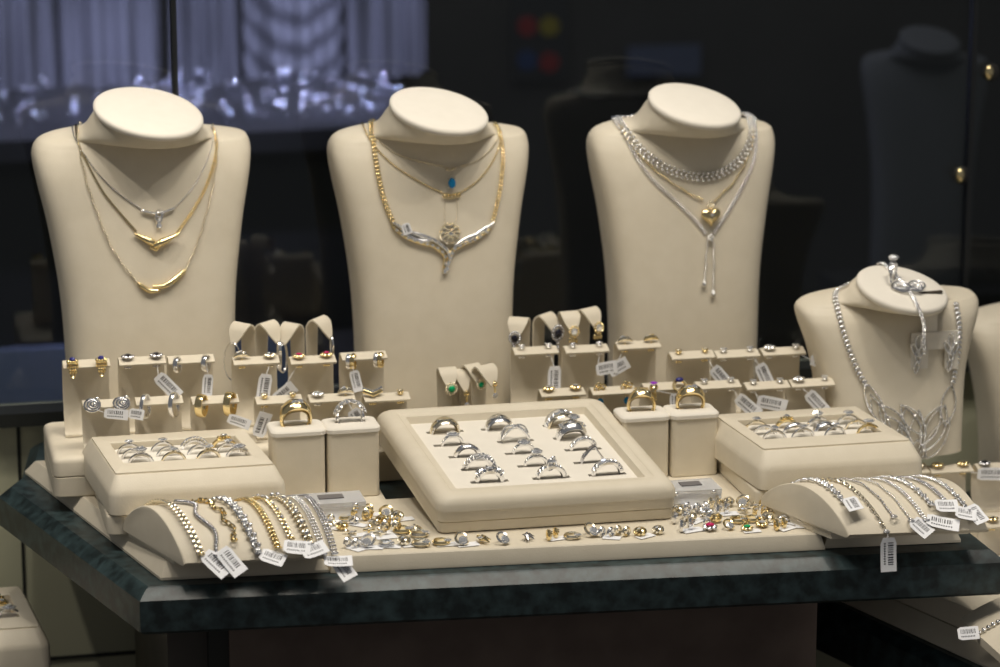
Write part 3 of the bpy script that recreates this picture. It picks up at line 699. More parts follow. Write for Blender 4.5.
# ================================================================== RING PILLARS
PZ = 0.0740
def pillar(cx_, fy_, PZ, kind, metal, label, rlabel, sc=1.2, rz=0.0):
    wx, wy = (0.0216, 0.0165) if cx_ < 0 else (0.0203, 0.0160)
    c = Vector((cx_, fy_+wy, 0)); t = thing('ring_pillar', label, 'ring pillar', (c.x, c.y, BZ+0.0002)); h = PZ-BZ-0.0002
    R = [(0, wx-0.0015, wy-0.0015, 0.004), (0.0008, wx-0.0008, wy-0.0008, 0.004), (h-0.0052, wx-0.0008, wy-0.0008, 0.004)]
    ob('pillar_body', MB().rloft((0, 0, 0), R), 'cream', t, 35)
    R = [(h-0.005, wx-0.0005, wy-0.0005, 0.005), (h-0.0046, wx+0.0004, wy+0.0004, 0.006), (h-0.0018, wx+0.0004, wy+0.0004, 0.006), (h-0.0006, wx-0.0006, wy-0.0006, 0.005), (h, wx-0.002, wy-0.002, 0.005),
         (h, 0.0125, 0.0022, 0.0018, 0, 0.001), (h-0.0045, 0.0122, 0.0020, 0.0016, 0, 0.001)]
    ob('padded_top', MB().rloft((0, 0, 0), R), 'suede', t, 35)
    ring(kind, metal, (c.x, c.y+0.001, PZ+0.0044), rlabel, rz, sc)
pillar(-0.1205, 0.186, 0.0710, 'cocktail', 'gold', 'cream ring pillar left of the big tray, the left one of its pair', 'wide polished yellow gold dome ring on a pillar left of the big tray', 1.18, 0.1)
pillar(-0.0770, 0.186, 0.0710, 'lattice', 'silver', 'cream ring pillar touching the left side of the big tray', 'white gold lattice diamond ring on the pillar beside the big tray', 1.12)
pillar(0.1620, 0.184, 0.0665, 'flat_top', 'gold', 'cream ring pillar touching the right side of the big tray', 'flat topped yellow gold ring on the pillar right beside the big tray', 1.1, -0.15)
pillar(0.2030, 0.183, 0.0665, 'cocktail', 'gold', 'cream ring pillar between the big tray and the right padded tray', 'broad yellow gold signet ring on the pillar near the right padded tray', 1.1, -0.1)
# ================================================================== PRICE TAGS (parts)
def price_tag(parent, c, ax, ay, L=0.018, Wd=0.009, curl=0.0, bars=True, string=None, name='price_tag'):
    """c centre, ax long direction, ay short direction (unit, parent space)"""
    ax = Vector(ax).normalized(); ay = Vector(ay); ay = (ay-ax*ay.dot(ax)).normalized(); n = ax.cross(ay); c = Vector(c)
    m = MB(); N = 6; rings = []
    def bend(u): return n*(curl*(u*u)*L)
    for i in range(N+1):
        u = -0.5+i/N; q = c+ax*(u*L)+bend(u*2)
        w = Wd/2*(0.72 if i in (0,) else 1)
        rings.append([q-ay*w-n*0.00012, q+ay*w-n*0.00012, q+ay*w+n*0.00012, q-ay*w+n*0.00012])
    m.loft(rings); o = ob(name, m, 'paper', parent, 30)
    if bars:
        m = MB(); r = random.Random(int(abs(c.x*9999+c.z*777))); k = -0.36
        while k < 0.30:
            w = r.choice((0.018, 0.03, 0.045)); q = c+ax*((k+w/2)*L)+bend(2*(k+w/2))
            for sgn in (1, -1): m.obox(q+n*0.0002*sgn+ay*(0.14*Wd), ax, ay, n, (w*L*0.8, Wd*0.34, 0.0001))
            k += w+r.choice((0.025, 0.04))
        k = -0.36
        while k < 0.3:
            q = c+ax*((k+0.03)*L)+bend(2*(k+0.03))
            for sgn in (1, -1): m.obox(q+n*0.0002*sgn-ay*(0.24*Wd), ax, ay, n, (0.04*L, Wd*0.10, 0.0001))
            k += 0.075
        ob('barcode', m, 'ink', o, 0)
    if string:
        m = MB(); a, b = Vector(string), c-ax*(L*0.45); m.tube([a, (a+b)/2+n*0.001, b], 0.0002, 4); ob('tag_string', m, 'paper', o, 30)
    return o
# ================================================================== EARRINGS AND STANDS
EC = {}
def eparts(kind):
    """local: origin on ledge surface, z up, front -y. list of (name, mesh)"""
    if kind in EC: return EC[kind]
    P = []
    def A(n, mb, m, s=50): P.append((n, mb.mesh(n, M[m], s)))
    post = MB().tube([(0, 0, 0.001), (0, 0, -0.0052)], 0.0004, 5)
    post.ball((0.0011, 0, -0.0048), (0.0013, 0.001, 0.001), 6, 4); post.ball((-0.0011, 0, -0.0048), (0.0013, 0.001, 0.001), 6, 4)
    k, _, st = kind.partition(':')
    if k == 'stud':          # stone in a prong cup
        me = st.split(',')[0]; sn = st.split(',')[1]
        b = MB().ball((0, 0, 0.0014), (0.0020, 0.0020, 0.0014), 8, 4)
        for i in range(4): b.tube([(0.0010*cos(i*pi/2+.7), 0.0010*sin(i*pi/2+.7), 0.0008), (0.0024*cos(i*pi/2+.7), 0.0024*sin(i*pi/2+.7), 0.0032)], 0.0004, 5)
        A('setting', b, me); A('stone', MB().gem((0, 0, 0.0028), 0.0024), sn, 0); A('post', post, me)
    elif k == 'cab':         # cabochon with gold petals and hanging loops
        b = MB(); A('stone', MB().ball((0, -0.0005, 0.0048), (0.0026, 0.0026, 0.0018), 10, 6), st)
        for i in range(9): a = i*2*pi/9; b.ball((0.0036*cos(a), 0.0030*sin(a)-0.0005, 0.0028), (0.0015, 0.0015, 0.0018), 6, 4)
        for i in range(-2, 3): b.ball((i*0.0019, -0.0036, 0.0002), (0.0011, 0.0014, 0.0026), 6, 4)
        for i in (-1, 0, 1): b.ball((i*0.0022, -0.0040, -0.0045), (0.0013, 0.001, 0.0022), 6, 4)
        b.torus((0, -0.0038, -0.0078), X, Z, 0.0017, 0.0005, 10, 4); A('setting', b, 'gold'); 
    elif k == 'flower':
        me, sn = st.split(','); b = MB()
        for i in range(6): a = i*pi/3; b.ball((0.0026*cos(a), 0.0022*sin(a), 0.0022), (0.0018, 0.0016, 0.0012), 7, 4)
        A('setting', b, me); A('stone', MB().gem((0, 0, 0.0034), 0.0019), sn, 0); A('post', post, me)
    elif k == 'cluster':     # round halo facing forward
        me, sn = st.split(','); b = MB(); s2 = MB()
        for i in range(12): a = i*pi/6; b.ball((0.0043*cos(a), -0.001, 0.0043*sin(a)), 0.0015, 6, 4)
        b.ball((0, 0, 0), (0.0036, 0.0012, 0.0036), 10, 5)
        A('setting', b, me); A('stone', s2.ball((0, -0.0016, 0), (0.0026, 0.0016, 0.0026), 10, 6), sn)
    elif k == 'hoop':        # hoop clasped over the ledge edge, seen edge on and wide
        me, wd, R_ = st.split(','); wd = float(wd); R_ = float(R_)
        b = MB(); b.torus((0, -0.001, -0.003), (Y+X*0.65).normalized(), Z, R_*0.72, 0.0009, 28, 6, R2=R_, rw=wd); A('hoop', b, me)
    elif k == 'twohoop':
        b = MB(); b.torus((-0.0016, -0.001, -0.003), (Y+X*0.5).normalized(), Z, 0.0040, 0.0008, 24, 6, R2=0.0058, rw=0.0018); A('hoop', b, 'silver')
        b = MB(); b.torus((0.0019, -0.001, -0.003), (Y+X*0.5).normalized(), Z, 0.0040, 0.0009, 24, 6, R2=0.0060, rw=0.0022); A('gold_band', b, 'gold')
    elif k == 'swirl':
        b = MB()
        for i, r_ in enumerate((0.0062, 0.0044, 0.0026)): b.torus((0.0006*i, -0.001-0.0006*i, 0.0006*i), X, (Z*0.9+Y*0.35), r_, 0.0010, 22, 6, R2=r_*0.82)
        b.ball((0.0015, -0.003, 0.001), 0.0016, 8, 5); b.ball((0.004, 0, 0.005), (0.002, 0.001, 0.0012), 8, 5); A('swirl', b, 'silver')
    elif k == 'leaf':
        me = st; b = MB(); s2 = MB(); pts = [Vector((-0.005+0.01*q, 0, 0.0018+0.0022*sin(q*pi*1.0))) for q in [i/8 for i in range(9)]]
        b.tube(pts, [0.0006, 0.0013, 0.0018, 0.0021, 0.0022, 0.0020, 0.0016, 0.0010, 0.0005], 7)
        for i in range(5): s2.gem((-0.003+i*0.0013, -0.0004, 0.0056-0.0003*abs(i-2)), 0.0009)
        A('setting', b, me); A('stone', s2, 'diamond', 0); A('post', post, 'gold')
    elif k == 'chevron':
        b = MB(); b.tube([(-0.006, 0, 0.0035), (0, -0.0025, 0.0015), (0.006, 0, 0.0035)], 0.0011, 6); A('gold_bar', b, 'gold')
        b = MB(); b.tube([(-0.006, 0.001, 0.0052), (0, -0.0015, 0.0034), (0.006, 0.001, 0.0052)], 0.0011, 6); A('setting', b, 'silver'); A('post', post, 'gold')
    elif k == 'bluedrop':
        b = MB()
        for i in range(4): a = i*pi/2+.4; b.torus((0.0028*cos(a), -0.0008, 0.002+0.0022*sin(a)), X, Z, 0.0022, 0.0008, 12, 5)
        b.torus((0, -0.002, -0.0055), X, Z, 0.0012, 0.0004, 10, 4); A('bow', b, 'gold')
        A('blue_stone', MB().gem((0, -0.0026, -0.0098), 0.0030, (X, Z, -Y), ry=0.0034), 'topaz', 0)
    elif k == 'purple':
        b = MB(); b.torus((0, -0.0015, -0.004), Y, Z, 0.0032, 0.0006, 20, 5, R2=0.0058, rw=0.0014)
        for s_ in (-1, 1): b.ball((s_*0.0016, -0.002, -0.0095), 0.0013, 7, 4); b.ball((s_*0.0022, -0.001, 0.0005), (0.0016, 0.001, 0.0028), 7, 4)
        A('hoop', b, 'gold'); A('stone', MB().gem((0, -0.001, 0.0042), 0.0034), 'amethyst', 0)
    elif k == 'darkring':
        b = MB(); b.torus((0, 0, 0.0), X, (Z*0.8+Y*0.6), 0.0052, 0.0014, 20, 6); b.torus((0.003, -0.001, -0.006), X, Z, 0.003, 0.001, 14, 5); A('hoop', b, 'gold')
        A('stone', MB().ball((-0.0005, 0, 0.0055), (0.0036, 0.0026, 0.0022), 10, 5), 'blue')
    elif k == 'longhoop':    # slim oval hoop hanging
        b = MB(); b.torus((0, 0, -0.0155), X, Z, 0.0075, 0.0006, 36, 5, R2=0.0160); A('hoop', b, 'silver')
    elif k == 'edgehoop':
        b = MB(); b.torus((0, 0, -0.0120), (X*0.35+Y).normalized(), Z, 0.0060, 0.0008, 32, 5, R2=0.0125, rw=0.0012); A('hoop', b, 'silver')
    elif k == 'blackdrop':
        b = MB()
        for i in range(13): a = i*2*pi/13; b.ball((0.0050*cos(a), -0.001, 0.0058*sin(a)), 0.0015, 6, 4)
        for i in range(3): b.ball((0, -0.001, -0.0088-i*0.0034), 0.0017, 7, 4)
        A('setting', b, 'steel'); A('stone', MB().ball((0, -0.0016, 0), (0.0034, 0.0020, 0.0040), 10, 6), 'black')
    elif k == 'longblack':
        b = MB()
        for i in range(13): a = i*2*pi/13; b.ball((0.0045*cos(a), -0.001, 0.0050*sin(a)), 0.0014, 6, 4)
        for i in range(9): b.ball(((i % 2)*0.0016-0.0008, -0.001, -0.0075-i*0.0024), 0.0017, 7, 4)
        A('setting', b, 'steel'); A('stone', MB().ball((0, -0.0016, 0), (0.003, 0.0020, 0.0036), 10, 6), 'black')
        A('drop_stone', MB().ball((0, -0.0016, -0.032), (0.0034, 0.0020, 0.0036), 10, 6), 'black')
    elif k == 'goldclip':
        b = MB()
        for i in range(10): a = i*2*pi/10; b.ball((0.0040*cos(a), -0.001, 0.0045*sin(a)), 0.0013, 6, 4)
        for i in (-1, 0, 1): b.ball((i*0.0028-0.001, -0.0008, -0.0075), (0.0015, 0.0014, 0.0028), 7, 4)
        A('setting', b, 'gold'); A('stone', MB().gem((0, -0.0016, 0), 0.0030, (X, Z, -Y)), 'diamond', 0)
    elif k == 'emerald':
        b = MB()
        for i in range(11): a = i*2*pi/11; b.ball((0.0045*cos(a), -0.001, 0.0045*sin(a)), 0.0013, 6, 4)
        A('setting', b, 'palegold'); A('stone', MB().ball((0, -0.0018, 0), (0.0030, 0.0018, 0.0030), 8, 6), 'emerald')
    elif k == 'emdrop':
        b = MB(); b.tube([(0, 0, 0.002), (0, -0.001, -0.008)], 0.0009, 6); b.torus((0, -0.001, -0.001), X, Z, 0.0018, 0.0006, 12, 5); A('setting', b, 'gold')
        A('stone', MB().gem((0, -0.0014, -0.0105), 0.0026, (X, Z, -Y)), 'diamond', 0)
    EC[kind] = P; return P
def earring(kind, loc, label, rz=0.0, rot=None, sc=1.0, group=None):
    if kind.split(':')[0] in ('stud', 'flower', 'leaf', 'chevron') and sc == 1.0: sc = 1.3
    t = thing('earring', label, 'earring', loc, rz, group, rot, sc)
    for n, me in eparts(kind): ob(n, me, None, t)
    return t
SW = 0.0375
def stand_mesh(h):
    prof = cr([(-0.010, 0.0012), (-0.0045, 0.0030), (0.0012, h*0.30), (0.0036, h*0.58), (0.0028, h*0.82), (0.0004, h-0.0030), (-0.0030, h-0.0010), (-0.0072, h-0.0016), (-0.0115, h-0.0030), (-0.0150, h-0.0042)], 4)
    return MB().strip(prof, SW, 0.0016).mesh('earring_stand', M['cream'], 40)
SM = {}
LEX = [0.0115, -0.0115]
def stand(px, py, zr, h, Yst, label, e1, e2, place, tagspec=None, rz=0.0, wfac=1.0, lab1=None, lab2=None):
    """px, py = centre of the ledge's front lip; stands on riser height zr"""
    v = UY(px, py+3.0, Yst); h = round((v.z-zr+0.0036)*1000)/1000; key = round(h, 4)
    if key not in SM: SM[key] = stand_mesh(h)
    t = ob('earring_stand', SM[key], None); t.location = (v.x, Yst+0.015, zr+0.0002); t.rotation_euler = (0, 0, rz)
    tag(t, label, 'earring stand')
    zz = zr+h-0.0018+0.0009
    R_ = Matrix.Rotation(rz, 3, 'Z'); res = []
    for sx, ek, wh, lb in ((-0.0115, e1, 'left', lab1), (0.0115, e2, 'right', lab2)):
        if ek is None: continue
        kd, desc = ek; p = Vector(t.location)+R_ @ Vector((sx*wfac, -0.0085, 0)); p.z = zz
        if kd.split(':')[0] in ('hoop', 'twohoop'): p = Vector(t.location)+R_ @ Vector((sx*wfac, -0.0125, 0)); p.z = zz-0.0012
        if kd.split(':')[0] in ('swirl', 'cab', 'purple', 'darkring'): p = Vector(t.location)+R_ @ Vector((sx*wfac, -0.0140, 0)); p.z = zz-0.0002
        res.append(earring(kd, p, '%s %s on %s' % (wh, desc, place), rz))
    if tagspec:
        which, dx, dz, ang, L = tagspec; er = res[which]
        a = radians(ang); ax = Vector((cos(a), -0.05, sin(a)))
        price_tag(er, (dx, -0.0075, dz), ax, Vector((-sin(a), 0.0, cos(a))), L, 0.0085, 0.05, string=(0, -0.001, -0.002))
    return t
TL_, SL_ = 0.055, 0.031
Yt, Ys = 0.287, 0.243
G = 'gold '; W_ = 'white gold '
stand(87, 262*0+364, RL, TL_, Yt, 'tall cream earring stand at the far left with blue stone earrings', ('cab:blue', 'gold earring with a dark blue cabochon'), ('cab:blue', 'gold earring with a dark blue cabochon'), 'far left tall stand')
stand(143, 361, RL, TL_, Yt, 'tall cream earring stand with dark little flower studs, second in the left back row', ('flower:steel,black', 'small dark flower stud'), ('flower:steel,black', 'small dark flower stud'), 'second tall stand from the left', (1, 0.006, -0.016, -48, 0.019))
stand(192, 360, RL, TL_, Yt, 'tall cream earring stand with white gold huggies, third in the left back row', ('hoop:silver,0.0022,0.0062', 'white gold huggie earring'), ('hoop:silver,0.0024,0.0066', 'white gold huggie earring'), 'third tall stand from the left', (1, 0.000, -0.020, -96, 0.019))
stand(257, 361, RL, TL_, Yt, 'tall cream earring stand with two different dark studs, fourth in the left back row', ('leaf:palegold', 'slanted two tone leaf stud'), ('flower:palegold,black', 'two tone stud with a dark stone'), 'fourth tall stand from the left', (1, -0.005, -0.017, -100, 0.018))
stand(314, 360, RL, TL_, Yt, 'tall cream earring stand with pink stone clips, fifth in the left back row', ('flower:gold,ruby', 'gold clip with a pink stone'), ('flower:gold,ruby', 'gold clip with a pink stone'), 'fifth tall stand from the left', (0, -0.011, -0.020, 38, 0.017))
stand(365, 356, RL, TL_, Yt, 'tall cream earring stand with two tone huggies, sixth in the left back row', ('twohoop', 'gold and white gold huggie'), ('twohoop', 'gold and white gold huggie'), 'sixth tall stand from the left', (0, 0.003, -0.018, -78, 0.018))
Ys = 0.246
stand(107, 404, RL, SL_, Ys, 'short cream earring stand at the front left with round swirl earrings', ('swirl', 'round white gold swirl earring'), ('swirl', 'round white gold swirl earring'), 'leftmost short stand', (0, 0.018, -0.0065, -8, 0.019))
stand(160, 402, RL, SL_, Ys, 'short cream earring stand with white gold hoops, second in the left front row', ('hoop:silver,0.0018,0.0098', 'rounded white gold hoop earring'), ('hoop:silver,0.0022,0.0098', 'rounded white gold hoop earring'), 'second short stand from the left', (0, -0.008, -0.007, -12, 0.012))
stand(216, 400, RL, SL_, Ys, 'short cream earring stand with wide gold hoops, third in the left front row', ('hoop:gold,0.0034,0.0088', 'wide yellow gold hoop earring'), ('hoop:gold,0.0034,0.0094', 'wide yellow gold hoop earring'), 'third short stand from the left', (1, 0.006, -0.016, -22, 0.019))
stand(280, 401, RL, SL_, Ys, 'short cream earring stand behind the gold dome ring', ('stud:gold,palegold', 'tiny yellow gold stud'), ('stud:gold,palegold', 'tiny yellow gold stud'), 'short stand behind the gold dome ring', (0, -0.003, -0.014, 70, 0.016))
stand(333, 399, RL, SL_, Ys, 'short cream earring stand behind the lattice ring', ('flower:silver,diamond', 'white gold flower stud'), ('leaf:palegold', 'two tone leaf stud'), 'short stand behind the lattice ring', (1, 0.006, -0.013, -60, 0.013))
stand(388, 398, RL2, SL_, Ys, 'short cream earring stand at the back left corner of the big tray', ('chevron', 'two tone chevron stud'), ('stud:gold,palegold', 'yellow gold stud'), 'short stand by back corner of big tray')
Yt2 = 0.300
stand(537, 351, RL2, TL_, Yt2, 'tall cream earring stand with diamond studs right of the middle bust', ('stud:silver,diamond', 'round diamond stud'), ('stud:silver,diamond', 'round diamond stud'), 'tall stand right of the middle bust', (1, 0.002, -0.020, -92, 0.020))
stand(588, 350, RL2, TL_, Yt2, 'tall cream earring stand with grey stone studs in front of the third bust', ('stud:silver,steel', 'grey stone stud'), ('stud:silver,steel', 'grey stone stud'), 'tall stand left in front of the third bust', (1, 0.003, -0.0125, 8, 0.014))
stand(640, 346, RL2, TL_, Yt2, 'tall cream earring stand with two tone leaf earrings in front of the third bust', ('leaf:palegold', 'two tone leaf earring'), ('leaf:gold', 'two tone upright leaf earring'), 'tall stand before the third bust', (0, -0.006, -0.013, 30, 0.014))
Ys2 = 0.262
stand(564, 393, RL2, SL_, Ys2, 'short cream earring stand with knot flowers just behind the big tray', ('flower:gold,diamond', 'gold and diamond knot earring'), ('flower:gold,diamond', 'gold and diamond knot earring'), 'short stand just behind the big tray')
stand(615, 391, RL2, SL_, Ys2, 'short cream earring stand with blue drop earrings', ('bluedrop', 'gold bow earring with a blue drop'), ('bluedrop', 'gold bow earring with a blue drop'), 'short stand left of purple stones')
stand(667, 387, RL2, SL_, Ys2, 'short cream earring stand with purple and dark stone earrings', ('purple', 'gold hoop with a purple stone'), ('darkring', 'gold loop with dark oval stone'), 'short stand right of the blue drops', (0, 0.0165, -0.011, -90, 0.014))
TR_, SR_ = 0.052, 0.029
Yt3, Ys3 = 0.272, 0.236
stand(694, 356, RR, TR_, Yt3, 'tall cream stand with gold studs, left in the back row of the right cluster', ('stud:gold,palegold', 'star like gold stud'), ('stud:gold,palegold', 'star like gold stud'), 'left tall stand of the right cluster', (1, 0.009, -0.015, -50, 0.018))
stand(739, 354, RR, TR_, Yt3, 'tall cream stand with diamond studs, middle in the back row of the right cluster', ('stud:silver,diamond', 'small diamond stud'), ('stud:silver,diamond', 'small diamond stud'), 'middle tall stand of the right cluster', (1, 0.008, -0.015, -65, 0.018))
stand(785, 352, RR, TR_, Yt3, 'tall cream stand with diamond studs, right in the back row of the right cluster', ('flower:silver,diamond', 'diamond cluster stud'), ('stud:silver,diamond', 'diamond stud'), 'right tall stand of the right cluster', (1, 0.018, -0.007, -6, 0.021))
stand(720, 385, RR, SR_, Ys3, 'short cream stand with single stone studs, left in the front row of the right cluster', ('stud:silver,diamond', 'single stone stud'), ('stud:silver,diamond', 'single stone stud'), 'left short stand of the right cluster', (1, 0.009, -0.014, -42, 0.019))
stand(769, 386, RR, SR_, Ys3, 'short cream stand with bright studs, middle in the front row of the right cluster', ('stud:silver,diamond', 'bright diamond stud'), ('stud:silver,diamond', 'bright diamond stud'), 'middle short stand of the right cluster', (0, 0.010, -0.011, -14, 0.020))
stand(814, 383, RR, SR_, Ys3, 'short cream stand nearest the small bust in the front row of the right cluster', ('flower:silver,diamond', 'diamond cluster stud'), ('stud:silver,diamond', 'round diamond stud'), 'short stand nearest the small bust', (0, 0.010, -0.012, -48, 0.018))
# ------------------------------------------------------------------ curled leaf stands
def hook_mesh(h, w):
    k = h
    prof = cr([(0.006, 0.0012, w*0.95), (0.0025, 0.004, w*0.85), (0.002, k*0.4, w*0.80), (0.0015, k-0.014, w*0.9), (0.000, k-0.005, w), (-0.0045, k-0.0006, w), (-0.0100, k-0.0035, w*1.0), (-0.0135, k-0.0095, w*0.72), (-0.0165, k-0.0165, w*0.22)], 4)
    return MB().strip(prof, w, 0.0013).mesh('curled_earring_stand', M['cream'], 40)
def hook(px, py, Yh, zr, w, yaw, label, ek, elab, sc=1.0, drop=0.0):
    v = UY(px, py, Yh); h = v.z-zr
    t = ob('curled_earring_stand', hook_mesh(h, w), None); t.location = (v.x, Yh, zr+0.0002); t.rotation_euler = (0, 0, yaw); tag(t, label, 'earring stand')
    if ek:
        R_ = Matrix.Rotation(yaw, 3, 'Z'); p = Vector(t.location)+R_ @ Vector((0, -0.0178, h-0.0150-drop))
        earring(ek, p, elab, yaw*0.5, sc=sc)
    return t
hook(247, 322, 0.327, RL, 0.0185, radians(-52), 'curled cream leaf stand right beside the left bust', 'longhoop', 'slim oval white gold hoop hanging beside the left bust')
hook(262, 321, 0.327, RL, 0.0185, radians(42), 'curled cream leaf stand second from the left bust', 'edgehoop', 'slim white gold hoop on the second curled stand')
hook(296, 322, 0.327, RL, 0.0165, radians(-48), 'curled cream leaf stand third from the left bust', 'edgehoop', 'slim white gold hoop on the third curled stand')
hook(313, 317, 0.327, RL, 0.0195, radians(50), 'curled cream leaf stand nearest the middle bust, on its left', 'edgehoop', 'short white gold hoop on the curled stand nearest the middle bust', 0.7)
hook(445, 366, 0.295, RL2, 0.0150, radians(5), 'small curled cream stand with the round emerald earring', 'emerald', 'round green stone earring on the leftmost small curled stand')
hook(457, 368, 0.300, RL2, 0.0140, radians(14), 'small curled cream stand second in front of the middle bust', 'emdrop', 'little gold drop with a clear stone, second small curled stand', 1.0, 0.002)
hook(467, 363, 0.300, RL2, 0.0150, radians(28), 'small curled cream stand third in front of the middle bust', 'emerald', 'narrow green stone earring seen from the side in front of the middle bust', 0.8)
hook(480, 364, 0.292, RL2, 0.0190, radians(30), 'widest small curled cream stand in front of the middle bust', 'emdrop', 'gold and clear stone drop at the right in front of the middle bust', 1.0, -0.002)
hook(521, 316, 0.350, RL2, 0.0170, radians(-30), 'curled cream stand half hidden behind the middle bust', 'longblack', 'long drop earring with black stones half behind the middle bust')
hook(540, 313, 0.345, RL2, 0.0185, radians(42), 'curled cream stand with the black stone cluster earring', 'blackdrop', 'round white gold cluster with a black stone and small drop', 1.05)
hook(567, 310, 0.345, RL2, 0.0165, radians(6), 'curled cream stand with a gold clip left of the third bust', 'goldclip', 'gold and diamond clip earring on the left curled stand by the third bust')
hook(584, 307, 0.345, RL2, 0.0185, radians(30), 'curled cream stand nearest the third bust', 'goldclip', 'gold and diamond clip earring on the curled stand nearest the third bust')
# ================================================================== CHAINS
def chain(mb, pn, size, step, style, closed=False):
    """pn: world points; lays links along"""
    pts = resample(pn, step); n = len(pts)
    for i, p in enumerate(pts):
        a = pts[max(i-1, 0)]; b = pts[min(i+1, n-1)]; t = b-a
        if t.length < 1e-8: continue
        t.normalize()
        nn = nrm(p, t); s_ = t.cross(nn).normalized()
        if style == 'bead': mb.ball(p, size, 6, 4)
        elif style == 'oval': mb.ball(p, (size*1.5, size*0.8, size*0.8), 6, 4, (t, s_, nn))
        elif style == 'link':
            q = s_ if i % 2 else nn; mb.torus(p, t, q, size*1.25, size*0.36, 8, 4, R2=size*0.8)
        elif style == 'curb':
            q = (s_*0.85+nn*0.55).normalized(); mb.torus(p, (t*0.85+s_*0.35).normalized(), q, size*1.05, size*0.38, 10, 4, R2=size*0.95)
        elif style == 'rope':
            an = i*0.9; q = (s_*cos(an)+nn*sin(an)); mb.ball(p+q*size*0.25, (size*0.95, size*0.7, size*0.7), 5, 4, (t, s_, nn))
        elif style == 'wheat':
            for sg in (-1, 1): d = (t+s_*sg*0.7).normalized(); mb.ball(p+s_*(sg*size*0.65), (size*1.3, size*0.62, size*0.62), 6, 4, (d, d.cross(nn).normalized(), nn))
        elif style == 'panther':
            for j in (-1, 0, 1): mb.ball(p+s_*(j*size*1.7)+t*(size*0.9*(j % 2)), (size*1.15, size*0.85, size*0.85), 6, 4, (t, s_, nn))
        elif style == 'gems':
            for sg in (-1, 1): mb.ball(p+s_*(sg*size*0.8*(1 if i % 2 else 0.4)), size*0.72, 6, 4)
            mb.torus(p, t, s_, size*0.9, size*0.25, 8, 4)
        elif style == 'flat':
            mb.obox(p, t, s_, nn, (step*0.86, size*2, size*0.9))
        elif style == 'flat3':
            for j in (-1, 0, 1): mb.ball(p+s_*(j*size*0.85), (step*0.55, size*0.42, size*0.42), 5, 4, (t, s_, nn))
NREF = [Z]
def nrm(p, t):
    n = NREF[0](p) if callable(NREF[0]) else NREF[0]
    n = n-t*n.dot(t)
    return n.normalized() if n.length > 1e-6 else Vector((0, -1, 0))
def bust_nrm(key): return lambda p: BV[key][0].find_nearest(p)[1]
def clos(mb, pts): mb
def necklace(key, label, specs, group=None):
    """specs: (part name, picture points, size, step, style, material, close_back, offset)"""
    first = pick(key, *specs[0][1][len(specs[0][1])//2])[0]
    t = thing('necklace', label, 'necklace', first, 0, group)
    NREF[0] = bust_nrm(key)
    for nm, pts, size, step, style, m, close, off in specs:
        P = [q for q, _ in on(key, pts, off)]
        if close: P = P+behind(key, P[-1], P[0])[1:]
        mb = MB(); chain(mb, P, size, step, style); o = ob(nm, mb, m, t, 60); o.location = -first
    NREF[0] = Z
    return t, first
def pend(t, org, name, key, px, py, off=0.0025):
    p, n = pick(key, px, py); return p+n*off-org, n
def axes_on(n):
    # x right along surface, z up along surface, n outwards
    xx = Vector((cos(radians(13)), sin(radians(13)), 0)); xx = (xx-n*xx.dot(n)).normalized(); zz = xx.cross(-n).normalized()
    if zz.z < 0: zz = -zz
    return xx, zz
# --- left bust
t, o_ = necklace('a', 'white gold chain with a diamond bow centrepiece, shortest necklace on the left bust',
    [('chain', [(72, 122), (76, 140), (95, 170), (118, 193), (141, 209)], 0.0009, 0.0027, 'oval', 'steel', False, 0.001),
     ('chain', [(174, 208), (193, 187), (207, 160), (213, 138), (211, 128)], 0.0009, 0.0027, 'oval', 'silver', False, 0.001)])
c, n = pend(t, o_, '', 'a', 158, 213); xx, zz = axes_on(n); m = MB(); g_ = MB()
for s_ in (-1, 1):
    for i in range(5): m.ball(c+xx*(s_*(0.003+i*0.0024))+zz*(0.0012*i*0.6), (0.0019, 0.0014, 0.0013), 7, 4, (xx, n, zz)); g_.gem(c+xx*(s_*(0.003+i*0.0024))+zz*(0.0012*i*0.6)+n*0.0012, 0.0009, (xx, zz, n))
m.torus(c-zz*0.0035, xx, zz, 0.0028, 0.0009, 14, 5, R2=0.0042); m.torus(c-zz*0.0005+xx*0.001, xx, zz, 0.0030, 0.0009, 14, 5)
g_.gem(c-zz*0.0105, 0.0019, (xx, zz, n)); g_.gem(c-zz*0.0055+n*0.001, 0.0014, (xx, zz, n)); m.torus(c-zz*0.0105, xx, zz, 0.0020, 0.0005, 12, 4)
ob('bow_centrepiece', m, 'silver', t, 50); ob('diamonds', g_, 'diamond', t, 0)
t, o_ = necklace('a', 'yellow gold chain with a folded leaf centrepiece, middle necklace on the left bust',
    [('chain', [(76, 124), (79, 145), (88, 165), (103, 192), (120, 213), (136, 231)], 0.0008, 0.0020, 'flat', 'gold', False, 0.0012),
     ('chain', [(176, 234), (196, 205), (209, 178), (216, 150), (213, 130)], 0.0011, 0.0020, 'wheat', 'gold', False, 0.0014)])
c, n = pend(t, o_, '', 'a', 155, 242); xx, zz = axes_on(n); m = MB()
for s_, k_ in ((-1, 1.0), (1, 1.1)):
    pts = [c+xx*(s_*(-0.002+0.0032*i*k_))+zz*(-0.003+0.0016*i*(0.9 if s_ > 0 else 1.2))+n*(0.001*(s_+1)) for i in range(7)]
    m.tube(pts, [0.0016, 0.0030, 0.0034, 0.0029, 0.0022, 0.0016, 0.0009], 8)
m.tube([c-xx*0.005-zz*0.004, c-zz*0.006, c+xx*0.005-zz*0.002], [0.001, 0.002, 0.001], 7)
ob('leaf_centrepiece', m, 'gold', t, 60)
